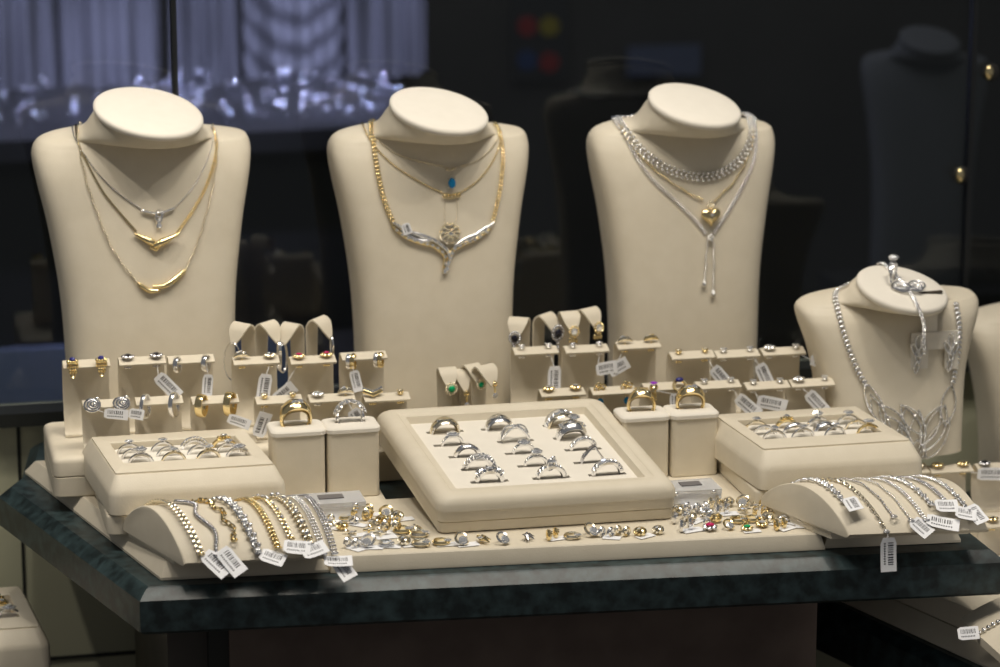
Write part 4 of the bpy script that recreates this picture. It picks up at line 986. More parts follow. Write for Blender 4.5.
t, o_ = necklace('a', 'longest yellow gold chain with a curved bar, lowest necklace on the left bust',
    [('chain', [(80, 120), (79, 145), (86, 180), (98, 215), (113, 250), (136, 281)], 0.0014, 0.0027, 'rope', 'palegold', False, 0.0018),
     ('chain', [(184, 272), (198, 240), (208, 205), (215, 170), (217, 145), (212, 126)], 0.0014, 0.0027, 'rope', 'palegold', False, 0.0018)])
P = [q-o_+n_*0.001 for q, n_ in on('a', [(137, 282), (148, 290), (160, 290)], 0.0012, 6)]; m = MB(); m.tube(P, [0.0009+0.0014*sin(pi*i/(len(P)-1)) for i in range(len(P))], 8)
P = [q-o_+n_*0.0015 for q, n_ in on('a', [(152, 286), (165, 285), (178, 276), (184, 270)], 0.0012, 6)]; m.tube(P, [0.0014+0.0010*sin(pi*i/(len(P)-1)) for i in range(len(P))], 8)
ob('curved_bar', m, 'gold', t, 60); c, n = pend(t, o_, '', 'a', 167, 286, 0.004); g_ = MB()
for i in range(4): g_.gem(c+X*(0.0017*(i-1.5))+Z*(0.0004*i), 0.0010, (X, Z, -Y))
ob('diamonds', g_, 'diamond', t, 0)
# --- middle bust
t, o_ = necklace('b', 'fine gold chain with a small blue stone drop, shortest necklace on the middle bust',
    [('chain', [(370, 124), (378, 140), (398, 155), (425, 163), (448, 168)], 0.0008, 0.0024, 'oval', 'palegold', False, 0.001),
     ('chain', [(452, 168), (475, 162), (490, 150), (498, 137), (497, 128)], 0.0008, 0.0024, 'oval', 'palegold', False, 0.001)])
c, n = pend(t, o_, '', 'b', 450, 172); xx, zz = axes_on(n); m = MB()
for i in range(-2, 3): m.ball(c+xx*(i*0.0018)+zz*(0.0012+abs(i)*0.0006), 0.0011, 6, 4)
m.ball(c-zz*0.0030, 0.0008, 6, 4); ob('gold_bail', m, 'palegold', t, 50)
cc = c-zz*0.0095; m = MB().gem(cc, 0.0034, (xx, zz, n), ry=0.0046); ob('blue_stone', m, 'topaz', t, 0)
m = MB()
for sx in (-1, 1):
    for sz in (-1, 1): m.ball(cc+xx*sx*0.0026+zz*sz*0.0036+n*0.0008, 0.0008, 6, 4)
ob('prong', m, 'palegold', t, 50)
t, o_ = necklace('b', 'thin gold chain with beads and a round filigree flower pendant on the middle bust',
    [('chain', [(362, 123), (372, 143), (392, 164), (420, 182), (443, 193)], 0.0010, 0.0028, 'oval', 'gold', False, 0.0012),
     ('chain', [(459, 193), (478, 180), (493, 160), (500, 140), (498, 128)], 0.0010, 0.0028, 'oval', 'gold', False, 0.0012),
     ('drop_chain', [(445, 196), (444, 212), (445, 224)], 0.0004, 0.0013, 'oval', 'palegold', False, 0.0012),
     ('drop_chain', [(456, 196), (457, 212), (455, 224)], 0.0004, 0.0013, 'oval', 'palegold', False, 0.0012)])
c, n = pend(t, o_, '', 'b', 451, 195); xx, zz = axes_on(n); m = MB()
for i in range(-2, 3): m.torus(c+xx*(i*0.0030)-zz*0.0005*(2-abs(i)), xx, zz, 0.0017, 0.0007, 12, 5); m.ball(c+xx*(i*0.0030)+n*0.0006, 0.0009, 6, 4)
ob('filigree_bead', m, 'gold', t, 50)
c, n = pend(t, o_, '', 'b', 449, 233, 0.003); xx, zz = axes_on(n); m = MB()
m.torus(c, xx, zz, 0.0086, 0.0007, 30, 5)
for i in range(10): a = i*pi/5; d = xx*cos(a)+zz*sin(a); m.torus(c+d*0.0058+n*0.0008, d, d.cross(n), 0.0027, 0.0008, 12, 5, R2=0.0017); m.ball(c+d*0.0086+n*0.0005, 0.0013, 6, 4)
for i in range(6): a = i*pi/3; d = xx*cos(a)+zz*sin(a); m.ball(c+d*0.0028+n*0.0016, (0.0017, 0.0012, 0.001), 6, 4, (d, d.cross(n), n))
m.ball(c-n*0.0004, (0.0084, 0.0084, 0.0010), 20, 4, (xx, zz, n))
ob('flower_pendant', m, 'palegold', t, 50); ob('pearl', MB().gem(c+n*0.0030, 0.0016, (xx, zz, n)), 'diamond', t, 0)
t, o_ = necklace('b', 'thick gold chain with a V-shaped white gold and diamond centrepiece on the middle bust',
    [('chain', [(372, 118), (373, 140), (377, 170), (384, 200), (393, 223)], 0.0017, 0.0033, 'wheat', 'gold', False, 0.0022),
     ('chain', [(492, 221), (499, 190), (502, 160), (500, 138), (494, 124)], 0.0015, 0.0031, 'wheat', 'gold', False, 0.0022)])
m = MB(); m2 = MB(); g_ = MB()
for sc_, pa in ((m, [(392, 222), (408, 231), (424, 236), (438, 243), (448, 254), (446, 271)]), (m2, [(392, 226), (404, 236), (420, 242), (434, 246), (444, 256), (443, 272)]),
                (m, [(493, 222), (480, 232), (466, 238), (455, 246), (449, 258), (444, 272)]), (m2, [(490, 228), (476, 238), (464, 243), (452, 250), (447, 262), (443, 273)]), (m, [(400, 230), (416, 240), (432, 240)]), (m, [(486, 226), (470, 238), (460, 240)])):
    P = on('b', pa, 0.0022, 5); L = len(P)-1
    sc_.tube([q-o_ for q, _ in P], [0.0012+0.0011*sin(pi*min(1, i/L)) for i in range(L+1)], 7)
    for i in range(2, L, 2): g_.gem(P[i][0]+P[i][1]*0.0022-o_, 0.0014, (X, Z, -Y))
ob('diamond_centrepiece', m, 'silver', t, 60); ob('gold_ribbon', m2, 'gold', t, 60); ob('diamonds', g_, 'diamond', t, 0)
c, n = pend(t, o_, '', 'b', 405, 228, 0.006); price_tag(t, c, Vector((0.35, 0, -1)), X, 0.0095, 0.0075)
# --- third bust
t, o_ = necklace('c', 'broad white gold necklace of rounded beads, highest on the third bust',
    [('chain', [(616, 119), (625, 132), (642, 152), (665, 168), (690, 176), (715, 175), (738, 161), (750, 140), (751, 120)], 0.00170, 0.0047, 'panther', 'silver', True, 0.0022)])
t, o_ = necklace('c', 'yellow gold chain carrying a polished gold heart on the third bust',
    [('chain', [(620, 126), (632, 147), (652, 168), (678, 187), (702, 200)], 0.0014, 0.0027, 'rope', 'gold', False, 0.002),
     ('chain', [(714, 200), (732, 183), (746, 160), (752, 138), (750, 120)], 0.0014, 0.0027, 'rope', 'gold', False, 0.002)])
c, n = pend(t, o_, '', 'c', 709, 217, 0.002); xx, zz = axes_on(n); m = MB()
RR_ = []
for lv, q in ((0, 0.75), (0.0012, 0.96), (0.0026, 1.0), (0.0040, 0.92), (0.0052, 0.7), (0.0060, 0.35), (0.0062, 0.03)):
    RR_.append([c+n*lv+(xx*(0.000575*16*sin(a)**3)+zz*(0.000575*(13*cos(a)-5*cos(2*a)-2*cos(3*a)-cos(4*a)+2)))*q for a in [-2*pi*i/40 for i in range(40)]])
m.loft(RR_); ob('heart', m, 'gold', t, 60); ob('diamond', MB().gem(c+n*0.0062+zz*0.003, 0.0016, (xx, zz, n)), 'diamond', t, 0)
m = MB(); 
for a_, b_2 in ((-0.0022, 0.0105), (0.0022, 0.0105), (0, 0.0135), (0, 0.009)): m.ball(c+xx*a_+zz*b_2+n*0.003, 0.0017, 7, 5)
ob('bail', m, 'palegold', t, 50)
t, o_ = necklace('c', 'slim white gold lariat with two hanging tassel ends on the third bust',
    [('chain', [(624, 130), (632, 150), (650, 177), (672, 198), (692, 217), (706, 234)], 0.0013, 0.0024, 'flat3', 'silver', False, 0.0014),
     ('chain', [(714, 232), (730, 207), (745, 180), (754, 155), (755, 132), (752, 122)], 0.0013, 0.0024, 'flat3', 'silver', False, 0.0014),
     ('tassel', [(707, 238), (705, 260), (704, 282)], 0.0013, 0.0024, 'rope', 'silver', False, 0.002),
     ('tassel', [(712, 238), (713, 265), (712, 292)], 0.0013, 0.0024, 'rope', 'silver', False, 0.002)])
m = MB()
for q in ((703, 284), (712, 294)):
    c, n = pend(t, o_, '', 'c', *q); m.ball(c, (0.0022, 0.0022, 0.0030), 8, 5); m.ball(c+Z*0.003, 0.0013, 6, 4)
c, n = pend(t, o_, '', 'c', 709, 237, 0.003)
for i in range(5): m.ball(c+Vector((0.0022*cos(i*1.256), -0.0006, 0.0022*sin(i*1.256))), 0.0014, 6, 4)
ob('tassel_tip', m, 'silver', t, 50)
# --- small bust: leaf openwork necklace
t, o_ = necklace('d', 'white gold openwork leaf necklace on the small bust',
    [('chain', [(849, 285), (838, 292), (836, 303), (841, 325), (849, 350), (858, 372), (866, 386)], 0.0019, 0.0042, 'wheat', 'silver', False, 0.0018),
     ('chain', [(955, 305), (958, 325), (958, 345), (955, 365), (951, 385)], 0.0019, 0.0042, 'wheat', 'silver', False, 0.0018)])
m = MB()
def leafshape(a, b, w):
    a = Vector(a); b = Vector(b); d = b-a; s_ = Vector((-d.y, d.x)).normalized(); out = []
    for sg in (1, -1):
        out.append([tuple(a+d*q+s_*(sg*w*sin(pi*q)**0.8)) for q in [i/10 for i in range(11)]])
    return out
for a, b, w in [((864, 383), (884, 425), 7), ((878, 405), (907, 437), 9), ((884, 416), (910, 447), 8), ((900, 405), (925, 435), 8), ((905, 408), (916, 452), 10), ((918, 410), (914, 462), 8), ((938, 407), (920, 445), 8),
                ((950, 385), (944, 425), 7), ((944, 405), (925, 450), 9), ((948, 418), (922, 462), 8), ((916, 440), (918, 468), 8), ((898, 425), (912, 465), 7), ((870, 395), (890, 440), 6)]:
    for side in leafshape(a, b, w):
        P = [q-o_ for q, _ in on('d', side, 0.0016, 1, True)]; m.tube(P, 0.00070, 5)
        for q in P[::1]: m.ball(q+Vector((0.0, -0.0003, 0.0001)), 0.0010, 5, 4)
ob('openwork_leaves', m, 'silver', t, 60)
# bracelet, ring on the cap
def cap_pts(pts, off=0.0015): return [q for q, _ in on('d', pts, off, 8)]
P = cap_pts([(878, 263), (886, 268), (895, 277), (905, 288), (912, 298), (917, 308)], 0.0020)
tb = thing('bracelet', 'white gold bracelet with a pave butterfly draped over the top of the small bust', 'bracelet', P[12])
NREF[0] = bust_nrm('d'); m = MB(); chain(m, P, 0.0016, 0.0030, 'gems')
e = P[-1]; hang = [e, e+Vector((0.0015, -0.004, -0.006)), e+Vector((0.004, -0.006, -0.016)), e+Vector((0.004, -0.006, -0.028)), e+Vector((0.006, -0.004, -0.040))]
chain(m, [Vector(q) for q in cr([tuple(q) for q in hang], 6)], 0.0015, 0.0028, 'gems'); o = ob('chain', m, 'silver', tb, 60); o.location = -P[12]
c, n = pick('d', 908, 291); c = c+n*0.004-P[12]; xx, zz = Vector((0.97, 0.0, 0)), Vector((0, 0.9, 0.4)).normalized(); m = MB()
for sx in (-1, 1):
    m.torus(c+xx*sx*0.0075+zz*0.002, xx, zz, 0.0070, 0.0010, 20, 5, R2=0.0055); m.torus(c+xx*sx*0.0060-zz*0.002, xx, zz, 0.0050, 0.0009, 16, 5, R2=0.0040)
    for i in range(14): a = i*0.45; m.ball(c+xx*(sx*0.0075+0.0045*cos(a))+zz*(0.002+0.0035*sin(a)), 0.0011, 5, 4)
m.ball(c, (0.0018, 0.004, 0.0018), 8, 5); ob('butterfly', m, 'silver', tb, 50)
c, n = pick('d', 891, 281); ring('halo', 'silver', c+n*0.0072, 'tall diamond ring standing on the cap of the small bust', 1.0, 1.05)
c, n = pick('d', 928, 293); m = MB().rloft((0, 0, 0), [(0, 0.0135, 0.0016, 0.0008), (0.0006, 0.0135, 0.0016, 0.0008)])
o = ob('cap_slot_shade', m, 'slot_shade', BV['d'][1], 30); o.parent = BV['d'][1]  # slot's inner shade laid on the cap as a thin dark strip
mi = BV['d'][1].matrix_world.inverted(); o.location = mi @ (c+n*0.0001); o.rotation_euler = (radians(24), 0, radians(4))
# earring card with two leaf earrings, hanging on the small bust's chest
c0_, n = pick('d', 935, 330); n = Vector((0.15, -1, 0.1)).normalized(); ct = thing('earring_card', 'folded cream earring card hooked on the front of the small bust', 'earring card', c0_+n*0.006)
def cpt(px, py, k=0.006): p, _ = pick('d', px, py); q = p+n*k; return q-Vector(ct.location)
a_, b_2 = UY(911, 333, ct.location.y), UY(958, 333, ct.location.y); L_ = Vector(ct.location)
def cq(px, py): return UY(px, py, L_.y)-L_
m = MB()
q0, q1 = cq(911, 333), cq(957, 348); m.box(((q0.x+q1.x)/2, 0, (q0.z+q1.z)/2), (q1.x-q0.x, 0.0014, q0.z-q1.z))
q0, q1 = cq(911, 333), cq(927, 368); m.box(((q0.x+q1.x)/2, -0.0008, (q0.z+q1.z)/2), (q1.x-q0.x, 0.0014, q0.z-q1.z))
q0, q1 = cq(945, 340), cq(957, 368); m.box(((q0.x+q1.x)/2, -0.0008, (q0.z+q1.z)/2), (q1.x-q0.x, 0.0014, q0.z-q1.z))
ob('card', m, 'suede', ct, 0)
q0, q1 = cq(925, 312), cq(937, 340); m = MB().box(((q0.x+q1.x)/2, 0.001, (q0.z+q1.z)/2), (q1.x-q0.x, 0.0012, q0.z-q1.z)); ob('hanging_loop', m, 'suede', ct, 0)
for (px, py, lb, ln) in ((918, 352, 'left leaf drop earring on the card over the small bust', 1.0), (951, 350, 'right leaf drop earring on the card over the small bust', 1.0)):
    c = UY(px, py, L_.y-0.003); te = thing('earring', lb, 'earring', c); m = MB()
    for (x, z, an, s2) in ((0, 0.008, 90, 1.0), (-0.003, 0.002, 115, 0.9), (0.003, 0.001, 65, 0.9), (0, -0.004, 95, 0.9), (-0.001, -0.013, 80, 0.8)):
        a = radians(an); d = X*cos(a)+Z*sin(a); m.torus((x, 0, z), d, d.cross(Y), 0.0062*s2, 0.0008, 18, 5, R2=0.0024*s2)
        for i in range(8): b = i*pi/4; m.ball(Vector((x, -0.0006, z))+d*(0.0062*s2*cos(b))+d.cross(Y)*(0.0024*s2*sin(b)), 0.0009, 5, 4)
    ob('leaf_drop', m, 'silver', te, 50)
NREF[0] = Z
# ================================================================== BRACELET RAMPS
def ramp(t, D):
    """arched block in plan from front edge (a, b) to back edge (c, d); D = dict with corners, zb, h"""
    N = 28; rings = []; m = MB()
    for u, dn in ((0.0, 0.0014), (0.004, 0.0005), (0.014, 0), (0.986, 0), (0.996, 0.0005), (1.0, 0.0014)):
        top = [rpt(D, u, i/N)-Z*dn for i in range(N+1)]; f = rpt(D, u, 0.03); b = rpt(D, u, 1.0)
        for p in top: p.z = max(p.z, D['zb']+0.0006)
        rings.append(top+[Vector((b.x, b.y, D['zb'])), Vector((f.x, f.y, D['zb']))])
    vs = [p-Vector(t.location) for r in rings for p in r]; n = len(rings[0]); fs = []
    for i in range(5):
        for j in range(n): k = (j+1) % n; fs.append((i*n+j, (i+1)*n+j, (i+1)*n+k, i*n+k))
    fs += [tuple(range(n)), tuple(5*n+j for j in range(n))[::-1]]
    m.add(vs, fs); ob('ramp_block', m, 'cream', t, 30); return t
def arch(q, h): return 0.0030*(1-q)+0.006*q+h*max(0.0, sin(pi*min(1, max(0, q))))**0.78
def rpt(D, u, q, off=0.0):
    (ax_, ay_), (bx_, by_), (cx_, cy_), (dx_, dy_) = D['P']
    x = (ax_*(1-u)+bx_*u)*(1-q)+(dx_*(1-u)+cx_*u)*q; y = (ay_*(1-u)+by_*u)*(1-q)+(dy_*(1-u)+cy_*u)*q
    return Vector((x, y, D['zb']+arch(q, D['h'])+off))
# left ramp
LRP = dict(P=((-0.231, 0.028), (-0.121, 0.022), (-0.134, 0.118), (-0.266, 0.127)), zb=BZ+0.0045, h=0.0265)
RRP = dict(P=((0.264, -0.020), (0.372, -0.030), (0.348, 0.066), (0.226, 0.078)), zb=BZ+0.0070, h=0.0235)
for D_, lb in ((LRP, 'left cream bracelet ramp covered with gold and white gold bracelets'), (RRP, 'right cream bracelet ramp lined with slim white gold bracelets')):
    t = thing('bracelet_ramp', lb, 'bracelet ramp', ((D_['P'][0][0]+D_['P'][1][0])/2, D_['P'][0][1]+0.05, BZ+0.0003)); ramp(t, D_)
    # low plinth of the ramp
    L0 = Vector(t.location); q = [rpt(D_, 0.02, 0.22), rpt(D_, 0.98, 0.22), rpt(D_, 0.98, 0.97), rpt(D_, 0.02, 0.97)]
    ob('ramp_plinth', MB().prism([(p.x-L0.x, p.y-L0.y) for p in q], [(0, 0), (D_['zb']-BZ-0.0003, 0)]), 'cream', t, 20)
def bracelet(side, label, x0, x1, size, step, style, m, wave=None, q0=0.02, clasp='silver', tagd=None, mix=None):
    D_ = LRP if side == 'L' else RRP; hw_ = (LW if side == 'L' else RW); n_ = 60; P = []
    for i in range(n_+1):
        u_ = i/n_; q = 0.90+(q0-0.90)*u_; x = x0+(x1-x0)*u_+(wave[0]*sin(u_*wave[1]) if wave else 0)
        P.append(rpt(D_, (x+hw_)/(2*hw_), q, size*0.9+0.0003))
    t = thing('bracelet', label, 'bracelet', P[-1]); NREF[0] = Z
    mb = MB(); chain(mb, P, size, step, style); o = ob('chain', mb, m, t, 60); o.location = -P[-1]
    if mix:
        mb = MB(); pts = resample(P, step*2.2)
        for q in pts: mb.ball(q+Z*size*0.5, size*0.8, 6, 4)
        o = ob('accent', mb, mix, t, 60); o.location = -P[-1]
    cl = MB(); cl.torus((0, -0.002, 0.0005), X, Y, 0.0024, 0.0007, 12, 5); cl.ball((0, 0.001, 0.0004), (0.0012, 0.0026, 0.0012), 7, 4); ob('clasp', cl, clasp, t, 50)
    if tagd:
        for (dx, dy, dz, ang, L, tilt) in tagd:
            a = radians(ang); tl = radians(tilt); V_ = Vector((0, cos(tl), sin(tl)))
            ax = X*cos(a)+V_*sin(a); ay = V_*cos(a)-X*sin(a)
            price_tag(t, (dx, dy, dz), ax, ay, L, 0.0125, 0.03, string=(0, -0.002, 0.0005))
    return t
LW = 0.058; RW = 0.057; w_ = LW
bracelet('L', 'leftmost bracelet on the left ramp, chunky two tone twisted gold links', -w_+0.012, -w_+0.014, 0.0030, 0.0046, 'curb', 'palegold', clasp='gold', tagd=[(0.010, -0.008, -0.006, -52, 0.024, 45)])
bracelet('L', 'wavy white gold snake bracelet on the left ramp', -w_+0.026, -w_+0.029, 0.0019, 0.0028, 'bead', 'steel', wave=(0.0030, 17), clasp='steel', tagd=[(0.0095, -0.009, -0.0035, -58, 0.024, 50)])
bracelet('L', 'irregular zigzag yellow gold bracelet on the left ramp', -w_+0.040, -w_+0.045, 0.0022, 0.0042, 'link', 'gold', wave=(0.0022, 30), q0=0.10, clasp='gold')
bracelet('L', 'white gold bracelet of rounded cluster links on the left ramp', -w_+0.052, -w_+0.058, 0.0030, 0.0046, 'gems', 'silver', clasp='silver', tagd=[(0.010, -0.006, -0.004, -30, 0.019, 30)])
bracelet('L', 'yellow gold double row chain bracelet on the left ramp', -w_+0.069, -w_+0.074, 0.0020, 0.0036, 'wheat', 'gold', q0=0.04, clasp='gold')
bracelet('L', 'yellow gold bracelet of small round links with white accents on the left ramp', -w_+0.079, -w_+0.086, 0.0022, 0.0040, 'curb', 'gold', q0=0.09, clasp='gold', mix='silver', tagd=[(0.003, -0.010, -0.004, -12, 0.020, 35)])
bracelet('L', 'broad two tone wheat bracelet on the left ramp', -w_+0.090, -w_+0.099, 0.0027, 0.0050, 'wheat', 'palegold', q0=0.05, mix='silver', clasp='silver', tagd=[(0.002, -0.008, -0.003, 20, 0.020, 30)])
bracelet('L', 'white gold triple row mesh bracelet, second from the right on the left ramp', -w_+0.101, -w_+0.108, 0.0023, 0.0030, 'flat3', 'silver', q0=0.0, clasp='silver', tagd=[(0.010, -0.006, -0.005, -6, 0.021, 20)])
bracelet('L', 'dark channel set bracelet at the right edge of the left ramp', -w_+0.110, -w_+0.1165, 0.0023, 0.0030, 'flat3', 'steel', q0=0.0, clasp='silver', tagd=[(0.006, -0.009, -0.011, -64, 0.017, 45)])
w_ = RW
bracelet('R', 'leftmost bracelet on the right ramp, small round white gold links', -w_+0.016, -w_+0.012, 0.0024, 0.0048, 'gems', 'silver', q0=0.22, clasp='silver', tagd=[(0.003, -0.010, 0.001, -78, 0.0135, 30)])
bracelet('R', 'two tone figaro bracelet with yellow gold links, its tag hanging over the counter edge', -w_+0.028, -w_+0.030, 0.0017, 0.0036, 'link', 'palegold', q0=0.0, clasp='silver', tagd=[(0.000, -0.008, -0.016, -90, 0.026, 84)])
bracelet('R', 'plain fine white gold chain, third bracelet on the right ramp', -w_+0.040, -w_+0.042, 0.0015, 0.0030, 'rope', 'steel', q0=0.09)
bracelet('R', 'white gold chain with three dark set stations, fourth bracelet on the right ramp', -w_+0.050, -w_+0.054, 0.0014, 0.0030, 'rope', 'silver', q0=0.06, tagd=[(0.006, -0.008, -0.004, -55, 0.017, 40)])
bracelet('R', 'slim white gold box chain bracelet, fifth on the right ramp', -w_+0.060, -w_+0.066, 0.0016, 0.0028, 'flat3', 'silver', q0=0.06, tagd=[(0.012, -0.006, -0.002, -22, 0.025, 30)])
bracelet('R', 'white gold bracelet of open figure links, sixth on the right ramp', -w_+0.070, -w_+0.078, 0.0020, 0.0042, 'gems', 'silver', q0=0.17, tagd=[(0.010, -0.006, 0.0, -6, 0.018, 30)])
bracelet('R', 'slim tennis style bracelet, seventh on the right ramp', -w_+0.082, -w_+0.092, 0.0017, 0.0028, 'flat3', 'steel', q0=0.14)
bracelet('R', 'heavier white gold bracelet of oval links at the right edge of the right ramp', -w_+0.095, -w_+0.104, 0.0018, 0.0038, 'gems', 'silver', q0=0.12, tagd=[(0.004, -0.008, -0.002, -70, 0.018, 35), (-0.004, -0.007, -0.001, -20, 0.016, 30)])
# ================================================================== ACRYLIC BLOCKS
for (px, py, w2, lab) in ((330, 499, 0.026, 'clear acrylic block with grey insert left of the big tray'), (690, 486, 0.022, 'clear acrylic block with grey insert right of the big tray')):
    c = U(px, py, BZ+0.014); t = thing('acrylic_block', lab, 'price holder', (c.x, c.y, BZ+0.0003))
    ob('white_base', MB().box((0, 0.0, 0.0053), (w2*2, 0.026, 0.0106)), 'paper', t, 0)
    ob('clear_plate', MB().box((0, 0.001, 0.0125), (w2*2, 0.030, 0.0036)), 'acrylic', t, 0)
    ob('grey_insert', MB().box((0.001, 0.003, 0.0147), (w2*0.75, 0.010, 0.0008)), 'greycard', t, 0)
    for s_ in (-1, 1): ob('chrome_screw', MB().ball((s_*w2*0.7, -0.0145, 0.0124), (0.0022, 0.0012, 0.0016), 8, 5), 'silver', t, 50)
# ================================================================== LOOSE JEWELLERY ON THE BASE BOARD
LC2 = {}
class RB2(MB):
    def torus(s, c, ax, ay, R, r, *a, **k): return MB.torus(s, c, ax, ay, R*1.05, r*1.4, *a, **k)
    def gem(s, c, r, *a, **k): return MB.gem(s, c, r*1.35, *a, **k)
def loose_parts(kind, metal, stone):
    key = (kind, metal, stone)
    if key in LC2: return LC2[key]
    b = RB2(); s_ = RB2(); P = []
    if kind == 'ring':
        b.torus((0, 0, 0.0045), (X*0.9+Y*0.3).normalized(), (Z*0.55+Y*0.85).normalized(), 0.0044, 0.0008, 22, 5, rw=0.0012); b.ball((0.001, -0.004, 0.0022), (0.0040, 0.0028, 0.0020), 8, 5); s_.gem((0, -0.005, 0.0042), 0.0026, (X, (Z*.8+Y*.6).normalized(), (Z*.6-Y*.8).normalized()))
    elif kind == 'flat':
        b.torus((0, 0, 0.0018), X, Y, 0.0050, 0.0011, 24, 5, rw=0.0016); s_.gem((0.0040, -0.003, 0.0034), 0.0024); b.ball((0.0040, -0.003, 0.0018), 0.0024, 6, 4)
    elif kind == 'flower':
        for i in range(6): a = i*pi/3; b.ball((0.0036*cos(a), 0.0036*sin(a), 0.0022), (0.0026, 0.0020, 0.0016), 7, 4)
        b.torus((0, 0.0045, 0.0045), X, Z, 0.0022, 0.0006, 12, 4); s_.gem((0, 0, 0.0042), 0.0024)
    elif kind == 'knot':
        for a in (0.3, 1.4, 2.4): d = X*cos(a)+Y*sin(a); b.torus((0, 0, 0.0036), d, (Z+d.cross(Z)*0.8).normalized(), 0.0042, 0.0010, 16, 5, R2=0.0030)
        s_.gem((0, 0, 0.0062), 0.0018)
    elif kind == 'leafy':
        for k in range(4):
            a = k*0.8-1.2; d = X*cos(a)+Y*sin(a); b.tube([Vector((0, 0, 0.0022)), d*0.004+Z*0.0040, d*0.0085+Z*0.0018], [0.0008, 0.0017, 0.0004], 6)
        s_.gem((0, 0, 0.0042), 0.0019); s_.gem((0.004, -0.0015, 0.0040), 0.0013)
    elif kind == 'pair':
        for sx in (-1, 1): b.torus((sx*0.004, 0, 0.0040), (X*0.5+Y*0.8).normalized(), Z, 0.0034, 0.0011, 16, 5); s_.gem((sx*0.004, -0.002, 0.0072), 0.0016); b.ball((sx*0.004, -0.0026, 0.0055), 0.0016, 6, 4)
    elif kind == 'cross':
        b.tube([(-0.005, 0, 0.002), (0.005, 0.001, 0.0026)], 0.0010, 6); b.tube([(0.001, -0.005, 0.002), (-0.001, 0.007, 0.003)], 0.0010, 6); s_.gem((0, 0, 0.0034), 0.0018); b.torus((-0.001, 0.008, 0.003), X, Y, 0.0014, 0.0005, 10, 4)
    P = [('setting', b.mesh('setting', M[metal], 50)), ('stone', s_.mesh('stone', M[stone], 0))]
    LC2[key] = P; return P
tagm = MB().rloft((0, 0, 0), [(0, 0.0080, 0.0046, 0.0008), (0.0003, 0.0080, 0.0046, 0.0008)]).mesh('price_tag', M['paper'], 0)
def loose(px, py, kind, metal, stone, label, sc=1.0, rz=None, tagoff=None):
    c = U(px, py, BZ+0.002*sc); t = thing('loose_jewel', label, 'jewellery piece', (c.x, c.y, BZ+0.0006), rz if rz is not None else random.uniform(-0.6, 0.6), None, None, sc)
    for n_, me in loose_parts(kind, metal, stone): ob(n_, me, None, t)
    if tagoff: o = ob('price_tag', tagm, None, t); o.location = tagoff; o.rotation_euler = (0, 0, random.uniform(-0.5, 0.5))
    return t
kn = {'ring': 'propped ring', 'flat': 'flat ring', 'flower': 'flower pendant', 'knot': 'knot earring', 'leafy': 'leaf brooch', 'pair': 'small hoop pair', 'cross': 'cross pendant'}
mn = {'gold': 'yellow gold', 'palegold': 'pale gold', 'silver': 'white gold', 'steel': 'grey gold'}
ordn = ['leftmost', 'second', 'third', 'fourth', 'fifth', 'sixth', 'seventh', 'eighth', 'ninth', 'tenth', 'eleventh', 'twelfth', 'thirteenth', 'fourteenth']
rl = random.Random(11)
def row(where, pts, cols):
    for i, (px, py) in enumerate(pts):
        kind = rl.choice(list(kn)); metal = rl.choice(cols); stone = rl.choice(['diamond']*6+['palegold'])
        if (px, py) in SPEC: kind, metal, stone = SPEC[(px, py)]
        st = {'diamond': 'clear stone', 'ruby': 'red stone', 'emerald': 'green stone', 'palegold': 'gold bead', 'black': 'dark stone', 'steel': 'grey stone'}[stone]
        loose(px, py, kind, metal, stone, '%s %s with %s, %s in %s' % (mn[metal], kn[kind], st, ordn[i], where), rl.uniform(0.85, 1.12), None, (rl.uniform(0.003, 0.006), -0.0030, 0.0) if rl.random() < 0.62 else None)
SPEC = {(710, 528): ('flower', 'silver', 'ruby'), (747, 529): ('flower', 'gold', 'emerald'), (677, 508): ('knot', 'gold', 'emerald'), (728, 516): ('flat', 'gold', 'palegold'), (700, 503): ('pair', 'gold', 'palegold'), (368, 512): ('ring', 'gold', 'diamond'),
        (525, 538): ('leafy', 'steel', 'steel'), (552, 537): ('pair', 'gold', 'palegold'), (565, 536): ('flat', 'steel', 'diamond'), (640, 534): ('knot', 'gold', 'diamond')}
g3 = ['gold', 'palegold', 'palegold', 'palegold', 'silver']; s3 = ['silver', 'silver', 'palegold', 'gold']
row('back row left of big tray', [(324, 517), (335, 513), (345, 517), (362, 517), (368, 512), (386, 515)], g3)
row('second row left of big tray', [(329, 524), (342, 528), (354, 522), (370, 524), (382, 522), (392, 524), (397, 518)], g3)
row('third row left of big tray', [(352, 534), (369, 531), (380, 534), (391, 529), (402, 530), (413, 530)], g3)
row('front row left of big tray', [(352, 546), (368, 544), (386, 544), (404, 543), (421, 543), (419, 534)], g3)
row('row before big tray', [(441, 542), (461, 542), (480, 541), (502, 541), (525, 538), (552, 537), (572, 536), (590, 533), (606, 535), (622, 534), (640, 534), (658, 532)], s3)
row('front row right of big tray', [(686, 528), (710, 528), (728, 527), (747, 529), (762, 525), (780, 527), (800, 524)], s3)
row('second row right of big tray', [(679, 520), (690, 519), (704, 518), (716, 520), (738, 520), (752, 519), (768, 520), (785, 519)], s3)
row('third row right of big tray', [(677, 512), (692, 511), (706, 512), (722, 512), (744, 511), (759, 514), (772, 513), (783, 513)], g3)
row('back row right of big tray', [(677, 505), (700, 504), (714, 505), (728, 504), (743, 504), (756, 507), (765, 506)], g3)
